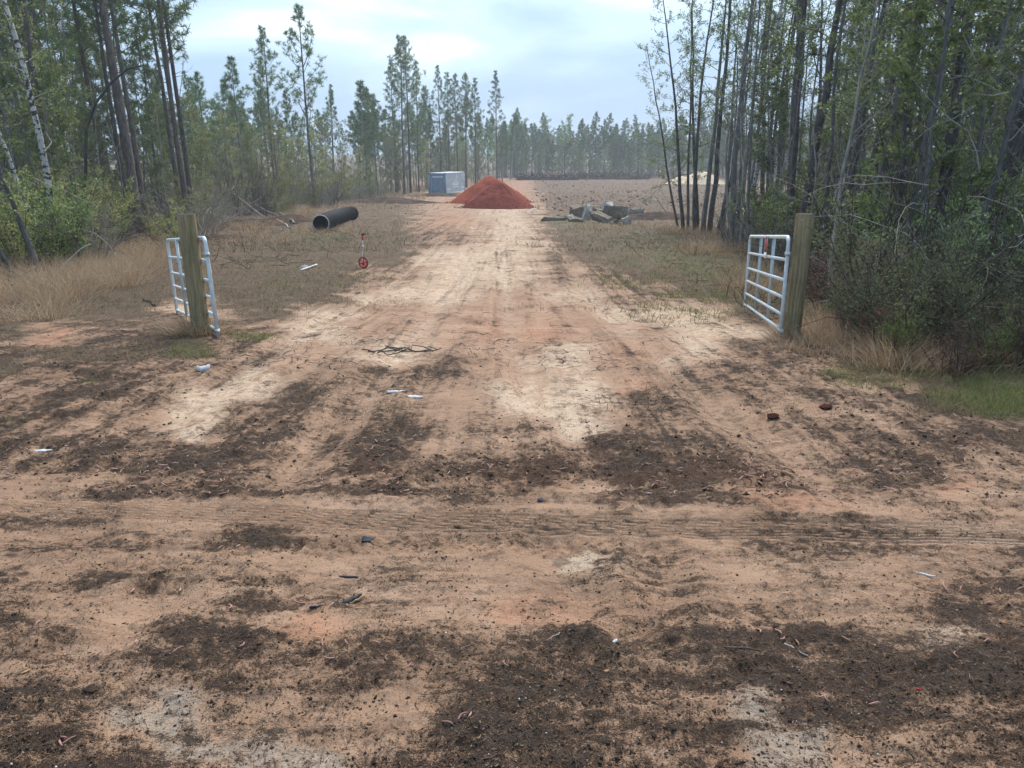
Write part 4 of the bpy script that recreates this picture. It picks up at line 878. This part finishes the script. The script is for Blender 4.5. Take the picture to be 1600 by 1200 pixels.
for i, (p0, p1, r, m, l, lab) in enumerate([
    ((345, 352), (310, 336), .09, 'dead_pale', (.05, 1.6), 'pale barkless log leaning down to the right behind the left gate post'),
    ((418, 346), (335, 336), .07, 'dead_wood', (.05, 2.6), 'long grey pole sloping down right, topmost of the fallen poles on the left'),
    ((440, 343), (345, 338), .06, 'dead_wood', (.1, 1.7), 'grey fallen pole sloping toward the black pipe'),
    ((352, 357), (300, 350), .05, 'dead_wood', (.0, .3), 'thin grey pole lying flat behind the left gate post'),
    ((400, 349), (338, 351), .06, 'dead_pale', (.05, .15), 'pale pole lying flat right of the left gate post'),
    ((465, 352), (438, 343), .08, 'dead_wood', (.02, .35), 'short grey log left of the black pipe'),
    ((455, 358), (432, 347), .05, 'dead_pale', (.02, .2), 'short pale stick left of the black pipe opening')]):
    stick('fallen_pole', p0, p1, r, m, lab, 'log', 'fallen poles on the left', l)
stick('branch', (108, 446), (225, 434), .022, 'dead_pale', 'long pale branch lying in front of the dry grass on the left', 'branch', None, (.05, .12))
stick('branch', (88, 440), (150, 436), .016, 'dead_pale', 'forked pale branch rising from the dry grass on the left', 'branch', None, (.05, .75), -.1)
stick('branch', (18, 452), (62, 440), .02, 'twig_dark', 'dark branch poking from the dry grass at the left border', 'branch', None, (.05, .3))
stick('branch', (225, 470), (243, 480), .03, 'twig_dark', 'short dark stick on the soil left of the left gate', 'branch')
stick('branch', (1043, 343), (1022, 335), .05, 'charred', 'charred pole sticking up from the dark soil mound', 'branch', None, (.3, 1.3))
for i, (p0, p1) in enumerate([((566, 550), (640, 546)), ((590, 556), (684, 554)), ((600, 549), (676, 558)), ((610, 545), (690, 551)), ((575, 553), (650, 556))]): stick('twig', p0, p1, .008, 'twig_dark', 'dark root twig in the little tangle on the drive between the posts', 'twig', 'root tangle on the drive', (.01, .05), wig=.05)
stick('twig', (822, 333), (838, 326), .05, 'dead_pale', 'pale scrap of wood lying right of the red dirt piles', 'branch')
stick('twig', (1130, 1022), (1200, 1035), .004, 'twig_dark', 'thin dark twig on the near soil at the right', 'twig')
stick('straw', (1225, 1012), (1262, 1028), .003, 'dead_pale', 'pale straw on the near soil at the right', 'twig')
stick('straw', (855, 1012), (893, 985), .003, 'twig_pale', 'thin straw beside the pale scrap in the near soil', 'twig')
# bent sapling arching over on the left
def arch():
    y = 27.; pp = [(133, 330), (135, 205), (150, 160), (175, 128), (200, 107), (220, 103), (240, 114), (258, 150)]; P = []
    for px, py in pp:
        a = (px - 800) / FPX; b = (600 - py) / FPX; t = y / (CP + b * SP); P.append((a * t, y, HC + t * (-SP + b * CP)))
    P = np.array(P); o = P[0].copy(); bb = MB(); bb.tube(P - o, np.linspace(.055, .018, 8), 6); q = bb.obj('bent_sapling', M['dark_bark'], None, True); q.location = o; tag(q, 'dark sapling bent over in an arch among the left trunks', 'tree')
arch()
def flake(name, px, py, w_, l_, h_, m, label, cat, yaw=0., seed=0, under=None, group=None):
    rg = np.random.default_rng(900 + seed); x, y = [float(v) for v in at(px, py)]; o = empty(name, (x, y, g1(x, y) + .004), yaw) if under else None
    k = 9; s = np.linspace(0, 1, k); wd = w_ / 2 * np.sin(np.pi * np.clip(s * .9 + .08, 0, 1)) ** .5 * rg.uniform(.75, 1.1, k)
    b = MB(); V = []
    for i in range(k):
        xx = (s[i] - .5) * l_; c = rg.normal(0, h_ * .15)
        V += [(xx, -wd[i], c), (xx, -wd[i] * .4, h_ + c), (xx, wd[i] * .5, h_ * .9 + c), (xx, wd[i], c * .5)]
    q = [(i * 4 + j, i * 4 + j + 1, i * 4 + 5 + j, i * 4 + 4 + j) for i in range(k - 1) for j in range(3)] + [(i * 4 + 3, i * 4, i * 4 + 4, i * 4 + 7) for i in range(k - 1)] + [(0, 3, 2, 1), (k * 4 - 4, k * 4 - 3, k * 4 - 2, k * 4 - 1)]
    b.add(V, q); f = b.obj(name if not under else 'burnt_face', M[m], o)
    if under:
        b2 = MB(); V2 = np.array(V) * [1.03, 1.0, .5] + [.006, -w_ * .18, -.004]; b2.add(V2, q); b2.obj('split_face', M[under], o)
    else: f.location = (x, y, g1(x, y) + .002); f.rotation_euler.z = yaw
    tag(o or f, label, cat, group)
flake('wood_chip', 546, 938, .030, .125, .012, 'charred', 'charred black wood sliver lying on the near sand', 'wood', .75, 1, 'split_wood')
flake('wood_chip', 545, 900, .018, .085, .008, 'charred', 'thin dark bark strip behind the charred sliver', 'bark', -.05, 2)
flake('wood_chip', 495, 950, .014, .06, .006, 'charred', 'small dark bark scrap left of the charred sliver', 'bark', .1, 4)
flake('paper_scrap', 619, 615, .07, .15, .012, 'paper', 'left of two white paper scraps on the drive between the posts', 'litter', .05, 5)
flake('paper_scrap', 645, 620, .08, .18, .015, 'paper', 'right of two white paper scraps on the drive between the posts', 'litter', .0, 6)
flake('paper_scrap', 68, 707, .06, .12, .012, 'paper', 'white paper scrap on dark soil at the left border', 'litter', .1, 7)
flake('paper_scrap', 318, 579, .10, .13, .05, 'paper', 'white scrap below the left gate post', 'litter', .6, 8)
flake('plastic_strip', 1447, 898, .016, .08, .006, 'paper', 'pale plastic strip on the soil at the right', 'litter', -.5, 9)
flake('paper_scrap', 961, 1003, .022, .03, .008, 'paper', 'small crumpled pale scrap in the near soil at the centre', 'litter', .8, 10)
flake('paper_scrap', 947, 1054, .018, .022, .006, 'split_wood', 'small yellowish scrap in the near dark soil', 'litter', .2, 11)
flake('red_scrap', 1432, 1083, .012, .03, .006, 'wheel_red', 'bright red plastic scrap in the near dark soil at the right', 'litter', -.3, 12)
flake('red_scrap', 1231, 1073, .014, .032, .004, 'leaf_rust', 'orange-red leaf in the near dark soil', 'leaf', -.6, 13)
flake('paper_scrap', 476, 418, .14, .16, .10, 'paper', 'white cup lying on the verge right of the white pipe', 'litter', .4, 14)
flake('yellow_leaf', 43, 1061, .014, .03, .003, 'split_wood', 'small yellow leaf in the near soil at the left', 'leaf', .9, 15)
def rock(name, px, py, r, m, label, cat, seed, flat=.6):
    q = np.random.default_rng(seed); x, y = [float(v) for v in at(px, py)]; bm = bmesh.new()
    for i in range(26): v = unit(q.normal(size=3)) * r * q.uniform(.7, 1.15); bm.verts.new((v[0] * 1.2, v[1], v[2] * flat))
    bmesh.ops.convex_hull(bm, input=bm.verts[:]); bmesh.ops.delete(bm, geom=[v for v in bm.verts if not v.link_faces], context='VERTS')
    me = bpy.data.meshes.new(name); bm.to_mesh(me); bm.free(); me.materials.append(M[m]); o = link(name, me); o.location = (x, y, g1(x, y) + r * flat * .45); tag(o, label, cat)
rock('clay_clod', 1208, 657, .05, 'clay_dark', 'nearer of two dark red clay lumps on the right verge', 'clod', 1); rock('clay_clod', 1291, 639, .05, 'clay_dark', 'farther of two dark red clay lumps on the right verge', 'clod', 2)
rock('stone', 143, 1084, .022, 'mulch', 'dark stone in the near soil at the left', 'stone', 3); rock('bark_lump', 574, 842, .028, 'charred', 'dark lump on the sand above the charred sliver', 'bark', 4, .5); rock('stone', 844, 786, .02, 'charred', 'small dark stone just above the tyre tread marks', 'stone', 5)

# ------------------------------------------------------------------ grass, litter, twigs: what nobody could count
def spots(n, x0, x1, y0, y1, seed):
    rg = np.random.default_rng(seed); return (*at(rg.uniform(x0, x1, n), rg.uniform(y0, y1, n)), rg)
def base(x, y): return np.stack([x, y, gz(x, y)], 1)
def lean_dirs(n, rg, a): return np.stack([rg.normal(0, a, n), rg.normal(0, a, n), np.ones(n)], 1)
def stuff(mb, name, m, label, cat):
    o = mb.obj(name, M[m]); tag(o, label, cat, kind='stuff'); return o
def tufts(mb, rg, cx, cy, n, rad, hl, hh, w_, lean=.35, bend=.5, seg=3):
    """n blades in tufts round the centres"""
    i = rg.integers(0, len(cx), n); a = rg.uniform(0, 6.28, n); r = rad * np.sqrt(rg.uniform(0, 1, n)); x = cx[i] + r * np.cos(a); y = cy[i] + r * np.sin(a)
    D = np.stack([np.cos(a) * lean * r / rad + rg.normal(0, .12, n), np.sin(a) * lean * r / rad + rg.normal(0, .12, n), np.ones(n)], 1)
    mb.blades(base(x, y) - [0, 0, .02], D, rg.uniform(hl, hh, n), w_, rg.uniform(.1, bend, n), rg, seg)
# tall tawny grass
tall = MB(); rg = np.random.default_rng(41)
def patch(px, py, rx, ry, n_t, n_b, rad, hl, hh, w_=.006, seed=0):
    q = np.random.default_rng(600 + seed); a = q.uniform(0, 6.28, n_t); r = np.sqrt(q.uniform(0, 1, n_t)); cx, cy = at(px + rx * r * np.cos(a), py + ry * r * np.sin(a)); tufts(tall, q, cx, cy, int(n_b * .62), rad * 1.25, hl * .6, hh, w_ * 1.5, .8, .9)
for i, p in enumerate([(70, 440, 150, 36, 120, 11000, .32, .35, .85), (190, 415, 75, 26, 70, 5500, .32, .35, .8), (30, 485, 90, 22, 50, 3200, .28, .2, .5), (250, 388, 40, 14, 26, 1600, .3, .3, .7),
                       (460, 333, 26, 8, 22, 1500, .4, .5, 1.0, .02), (400, 352, 40, 9, 30, 1800, .4, .3, .7, .015), (520, 362, 55, 9, 24, 1500, .35, .2, .5, .012), (600, 306, 60, 6, 34, 1900, .6, .5, 1.1, .03), (650, 296, 30, 4, 18, 900, .6, .5, 1.0, .03), (560, 320, 40, 6, 20, 1100, .5, .3, .7, .02),
                       (1120, 385, 60, 18, 60, 3400, .35, .25, .6, .01), (1190, 440, 55, 30, 60, 3600, .3, .2, .55, .007), (1080, 362, 45, 8, 40, 2000, .35, .3, .7, .014), (1265, 545, 55, 20, 30, 1500, .22, .10, .32, .005), (1390, 560, 30, 14, 7, 1100, .16, .25, .55, .005), (960, 356, 70, 5, 36, 1700, .35, .15, .4, .012), (1480, 566, 150, 16, 60, 2600, .3, .12, .5, .005), (1330, 520, 80, 26, 46, 2600, .3, .2, .6, .005), (330, 352, 60, 10, 40, 2200, .5, .3, .8, .014), (420, 372, 70, 10, 36, 1900, .4, .15, .4, .012)]): patch(*p, seed=i)
stuff(tall, 'tall_grass', 'dry_grass', 'tall tawny dead grass along both edges of the clearing', 'grass')
# tufts round the posts
pt = MB(); tufts(pt, rg, np.array([LPX - .05, LPX + .12, LPX - .2]), np.array([LPY - .12, LPY - .1, LPY]), 700, .26, .14, .42, .008, .9, .8); tufts(pt, rg, np.array([RPX + .1, RPX - .05, RPX + .3]), np.array([RPY - .1, RPY - .1, RPY]), 420, .28, .08, .28, .007, .9, .8)
stuff(pt, 'post_grass', 'dry_grass', 'dry grass tufts at the feet of the two wooden posts', 'grass')
# short dull grass and stubble on the verges
sh = MB()
for n, y0, y1, hl, hh, w_, sd in ((60000, 470, 650, .03, .13, .006, 1), (46000, 390, 490, .04, .15, .010, 2), (40000, 325, 395, .08, .26, .024, 3), (22000, 286, 328, .12, .4, .06, 4)):
    x, y, q = spots(n, -60, 1660, y0, y1, 700 + sd); s = soil(x, y); keep = q.uniform(0, 1, n) < np.clip(s[:, 3] * 1.15 - .12 + 1.1 * (fbm(x * 1.2, y * 1.2, 3, 77) - .5), 0, 1); x, y = x[keep], y[keep]
    sh.blades(base(x, y) - [0, 0, .01], lean_dirs(len(x), q, .6), q.uniform(hl, hh, len(x)), w_, q.uniform(.1, .8, len(x)), q, 2)
stuff(sh, 'short_grass', 'dry_grass_dull', 'short dull grass and stubble covering both verges', 'grass')
gr = MB()
for n, x0, x1, y0, y1, hl, hh, w_, sd in ((12000, 1430, 1760, 572, 660, .04, .15, .006, 1), (4200, 1270, 1490, 560, 615, .03, .11, .006, 2), (2600, 335, 440, 500, 548, .03, .10, .007, 3), (1300, 262, 345, 532, 568, .05, .15, .007, 4), (16000, 900, 1220, 350, 515, .05, .17, .012, 5), (1600, 845, 930, 346, 362, .06, .16, .014, 6), (9000, 340, 650, 350, 470, .04, .13, .012, 7), (500, 0, 60, 655, 672, .02, .06, .003, 8), (700, 60, 170, 583, 605, .02, .07, .004, 9), (1600, 300, 560, 470, 545, .02, .07, .004, 10), (1200, 1000, 1300, 600, 680, .02, .05, .003, 11)):
    x, y, q = spots(n, x0, x1, y0, y1, 800 + sd); k = q.uniform(0, 1, n) < np.clip(.5 + 3.2 * (fbm(x * 1.6, y * 1.6, 3, 5) - .5), .05, 1); pu, pv = pix(x, y, zb(y)); k &= q.uniform(0, 1, n) < np.clip(1.6 - 1.6 * (((pu - (x0 + x1) / 2) / ((x1 - x0) / 2)) ** 2 + ((pv - (y0 + y1) / 2) / ((y1 - y0) / 2)) ** 2), 0, 1); x, y = x[k], y[k]; gr.blades(base(x, y) - [0, 0, .01], lean_dirs(len(x), q, .45), q.uniform(hl, hh, len(x)), w_, q.uniform(.1, .7, len(x)), q, 2)
stuff(gr, 'green_grass', 'green_grass', 'patches of short green grass on the verges', 'grass')
# needles, straws and bark crumbs lying on the soil
def flat_bits(mb, x, y, q, l0, l1, w0, w1):
    n = len(x); a = q.uniform(0, 6.28, n) ; L = q.uniform(l0, l1, n)[:, None]; W = q.uniform(w0, w1, n)[:, None] * .5; d = np.stack([np.cos(a), np.sin(a), q.normal(0, .08, n)], 1); s_ = np.stack([-np.sin(a), np.cos(a), q.normal(0, .3, n)], 1)
    c = base(x, y) + [0, 0, .004]; bow = s_ * (q.normal(0, .12, n)[:, None]) * L
    V = np.stack([c - d * L / 2 - s_ * W * .6, c - d * L / 2 + s_ * W * .6, c + bow + s_ * W, c + bow - s_ * W, c + d * L / 2 + s_ * W * .4, c + d * L / 2 - s_ * W * .4], 1).reshape(-1, 3); b = np.arange(n)[:, None] * 6
    mb.add(V, np.concatenate([b + np.array([[0, 1, 2, 3]]), b + np.array([[3, 2, 4, 5]])]))
lt = MB()
for n, y0, y1, a, b, c, d, th, sd in ((8000, 720, 1215, .015, .06, .0012, .0026, .25, 1), (15000, 540, 740, .03, .12, .002, .005, .2, 2), (20000, 430, 580, .05, .22, .005, .013, .1, 3), (15000, 780, 1215, .004, .014, .002, .006, .3, 4)):
    x, y, q = spots(n, -60, 1660, y0, y1, 1000 + sd); s = soil(x, y); k = q.uniform(0, 1, n) < np.clip(np.maximum(s[:, 0], s[:, 3] * .7) * 1.1 + .9 * (fbm(x * 3, y * 3, 3, 19) - .5), .05, 1); flat_bits(lt, x[k], y[k], q, a, b, c, d)
stuff(lt, 'needle_litter', 'litter', 'pine needles, straws and bark crumbs strewn over the soil', 'litter')
def lumps(mb, x, y, q, r0, r1):
    n = len(x); o8 = np.array([[1, 0, 0], [-1, 0, 0], [0, 1, 0], [0, -1, 0], [0, 0, 1], [0, 0, -1]], float); t8 = np.array([[0, 2, 4], [2, 1, 4], [1, 3, 4], [3, 0, 4], [2, 0, 5], [1, 2, 5], [3, 1, 5], [0, 3, 5]])
    r = (r0 * (r1 / r0) ** (q.uniform(0, 1, n) ** 2))[:, None, None]; a = q.uniform(0, 6.28, n); ca, sa = np.cos(a), np.sin(a)
    V = o8[None] * q.uniform(.5, 1.2, (n, 6, 1)) * r * np.array([1, 1, .7]) + q.normal(0, .2, (n, 6, 3)) * r
    V = np.stack([V[..., 0] * ca[:, None] - V[..., 1] * sa[:, None], V[..., 0] * sa[:, None] + V[..., 1] * ca[:, None], V[..., 2]], -1) + (base(x, y))[:, None]
    mb.add(V.reshape(-1, 3), None, (np.arange(n)[:, None, None] * 6 + t8[None]).reshape(-1, 3))
cl = MB()
for n, y0, y1, r0, r1, sd in ((34000, 760, 1215, .0016, .010, 1), (9000, 560, 780, .004, .022, 2)):
    x, y, q = spots(n, -60, 1660, y0, y1, 1100 + sd); s = soil(x, y); k = q.uniform(0, 1, n) < np.clip(s[:, 0] * 1.0 + .9 * (fbm(x * 4, y * 4, 3, 23) - .5), .03, 1); lumps(cl, x[k], y[k], q, r0, r1)
def along_path(T_, n, q):
    P = np.array(T_); L = np.concatenate([[0], np.cumsum(np.hypot(*np.diff(P, axis=0).T))]); u = q.uniform(0, L[-1], n); x = np.interp(u, L, P[:, 0]); y = np.interp(u, L, P[:, 1]); e = .02
    dx = np.interp(u + e, L, P[:, 0]) - np.interp(u - e, L, P[:, 0]); dy = np.interp(u + e, L, P[:, 1]) - np.interp(u - e, L, P[:, 1]); l = np.hypot(dx, dy) + 1e-9; return x, y, dx / l, dy / l
q = np.random.default_rng(1150); x, y, dx, dy = along_path(TREAD, 26000, q); sd = q.integers(-3, 4, 26000) * .036 + q.normal(0, .0028, 26000); x = x + dy * sd; y = y - dx * sd; k = q.uniform(0, 1, 26000) < np.clip(.3 + 2.4 * (fbm(x * 1.5, y * 1.5, 2, 15) - .4), .08, 1); lumps(cl, x[k], y[k], q, .0020, .0050)
stuff(cl, 'soil_crumbs', 'clod', 'dark crumbs of soil and humus on the turned earth', 'soil')
fc = MB(); x, y, q = spots(9000, 780, 1260, 276, 338, 1180); k = (x > 3 + 0 * y) & (np.abs(x - x_at(777, 75)) > 4.2) & (q.uniform(0, 1, 9000) < np.clip(3.2 * (fbm(x * .12, y * .05, 3, 29) - .36), .03, 1)); lumps(fc, x[k][::2], y[k][::2], q, .04, .26)
stuff(fc, 'field_clods', 'clod', 'dark clods and root scraps strewn over the cleared field', 'soil')
fw = MB(); x, y, q = spots(1200, 640, 1240, 276, 345, 1181); k = (x > 2.5) | (x < -8); flat_bits(fw, x[k], y[k], q, .3, 1.6, .04, .12); stuff(fw, 'field_sticks', 'twig_pale', 'pale sticks and root scraps lying about the cleared field', 'branches')
pb = MB(); x, y, q = spots(1700, -60, 1660, 640, 1215, 1201); lumps(pb, x, y, q, .0018, .006); stuff(pb, 'grit', 'pebble', 'pale grit and small pebbles on the sand', 'gravel')
# reddish curled catkins: the nearest ones singly, the rest as a scatter
def curl_mesh(seed):
    q = np.random.default_rng(seed); k = 7; t = np.linspace(0, 1, k); a = q.uniform(-1.6, 1.6) * t + .4 * np.sin(t * 6 * q.uniform(.4, 1)); L = q.uniform(.035, .065)
    P = np.cumsum(np.stack([np.cos(a), np.sin(a), .25 * np.sin(t * 3)], 1) * L / k, 0); P -= P.mean(0); P[:, 2] += .004 - P[:, 2].min(); b = MB(); b.tube(P, .0034 * np.sin(np.pi * (t * .8 + .12)) ** .5 * q.uniform(.8, 1.2), 5); return b
CM = [curl_mesh(60 + i).mesh('catkin', M['catkin'], True) for i in range(8)]
ct = MB(); CR = [(np.concatenate([b.v[0]]), b.q[0], b.t[0]) for b in (curl_mesh(60 + i) for i in range(8))]
def many(n, x0, x1, y0, y1, seed):
    x, y, q = spots(n, x0, x1, y0, y1, seed); s = soil(x, y); k = q.uniform(0, 1, n) < np.clip(s[:, 0] * 1.3 - .1, .12, 1); x, y = x[k], y[k]; B = base(x, y)
    for i in range(len(x)):
        V, Q, T_ = CR[q.integers(8)]; a = q.uniform(0, 6.28); c, s_ = math.cos(a), math.sin(a); z = q.uniform(.75, 1.25)
        ct.add(np.stack([V[:, 0] * c - V[:, 1] * s_, V[:, 0] * s_ + V[:, 1] * c, V[:, 2]], 1) * z + B[i], Q, T_)
for a in ((420, -20, 1620, 680, 790, 1), (120, 440, 800, 690, 770, 2), (130, 1140, 1460, 735, 800, 3), (110, 0, 420, 690, 780, 4), (160, 0, 1600, 790, 960, 5), (150, 1000, 1600, 690, 790, 6)): many(*a[:5], 1300 + a[5])
stuff(ct, 'catkin_litter', 'catkin', 'many small reddish curled catkins scattered on the dark soil band', 'litter')
q = np.random.default_rng(77); near = [(215, 1018), (515, 1040), (505, 1016), (542, 1016), (590, 1018), (605, 1042), (100, 1155), (108, 1162), (95, 1163), (1185, 998), (1215, 1000), (1222, 1008), (1245, 1010), (1290, 1100), (1285, 1094), (1365, 1108), (735, 1130), (722, 1133), (700, 1138), (110, 950), (470, 1015), (1490, 1040), (1415, 930), (1500, 925), (1560, 935), (380, 1020), (280, 1030), (1320, 1008), (640, 1050), (790, 1048), (60, 985), (1540, 1010)]
for i, (px, py) in enumerate(near):
    x, y = [float(v) for v in at(px, py)]; o = link('catkin', CM[i % 8]); o.location = (x, y, g1(x, y) + .002); o.rotation_euler.z = q.uniform(0, 6.28); o.scale = (.95,) * 3; tag(o, 'small reddish curled catkin lying on the near soil', 'catkin', 'catkins on the near soil')
# tangles of dead twigs and vines along the thickets
def tangle(name, m, n, zone, l0, l1, r, label, sd, up=.5, xr=(-60, 1660), zmax=2.5):
    q = np.random.default_rng(sd); b = MB(); c = 0
    while c < n:
        y = math.exp(q.uniform(math.log(zone.y0), math.log(zone.y1))); x = float(x_at(q.uniform(*xr), y))
        if not zone(x, y): continue
        z = float(zb(y)) + q.uniform(0, zmax) * q.uniform(.1, 1); P = curve((x, y, z), (q.normal(), q.normal() * .6, q.normal(up, .6)), q.uniform(l0, l1), 6, q.uniform(-1.4, .6), .22, q); P[:, 2] = np.maximum(P[:, 2], zb(P[:, 1]) + .02); b.tube(P, np.linspace(r, r * .4, 7), 3, False); c += 1
    stuff(b, name, m, label, 'branches')
tangle('vine_tangle', 'twig_pale', 420, zr(.2, 6, 9, 30), .6, 2.2, .007, 'pale vines and twigs hanging in the right thicket', 21, .2, (1200, 1660), 4)
tangle('twig_tangle', 'twig_dark', 700, zr(-.2, 4, 8, 30), .5, 1.6, .008, 'dark dead twigs in the right thicket', 22, .3, (1180, 1680), 1.3)
tangle('vine_tangle', 'twig_pale', 320, zl(-.2, 5, 19, 45), .8, 2.6, .012, 'pale vines and twigs in the left thicket', 23, .2, (-60, 340), 3.5)
tangle('twig_tangle', 'twig_dark', 600, zl(-.6, 5, 20, 60), .8, 2.6, .013, 'dark dead twigs along the left edge', 24, .1, (-60, 460), 1.4)
zv = lambda x, y: -17 < x < -5.5
zv.y0, zv.y1 = 20, 62
tangle('verge_sticks', 'twig_dark', 420, zv, .2, 1.1, .012, 'small dead sticks lying about the left verge', 27, 0, (200, 620), .05)
zw = lambda x, y: 4 < x < 11
zw.y0, zw.y1 = 11, 44
tangle('verge_sticks', 'twig_dark', 240, zw, .2, .9, .010, 'small dead sticks lying about the right verge', 28, 0, (960, 1260), .05)
tangle('brush_tangle', 'twig_pale', 260, zl(-1.8, 3.5, 34, 60), 1.5, 4.5, .028, 'fallen grey poles and brush behind the left gate post', 26, .15, (285, 470), 1.0)
tangle('brush_tangle', 'twig_pale', 420, zl(-1.0, 3, 46, 98), .8, 2.4, .017, 'grey brush at the foot of the mid-distance thicket', 25, .3, (330, 690), 1.6)

# ------------------------------------------------------------------ the air
def haze():
    m = mat('haze'); t = NT(m); v = t.n('ShaderNodeVolumePrincipled', {'Color': (.86, .93, 1, 1), 'Density': .0009, 'Anisotropy': .2}); o = t.n('ShaderNodeOutputMaterial'); t.L.new(v.outputs[0], o.inputs['Volume'])
    h = MB().box(-720, 720, -32, 990, -8, 24).obj('haze', m); tag(h, 'pale damp haze over the clearing', 'haze', kind='stuff')
haze()
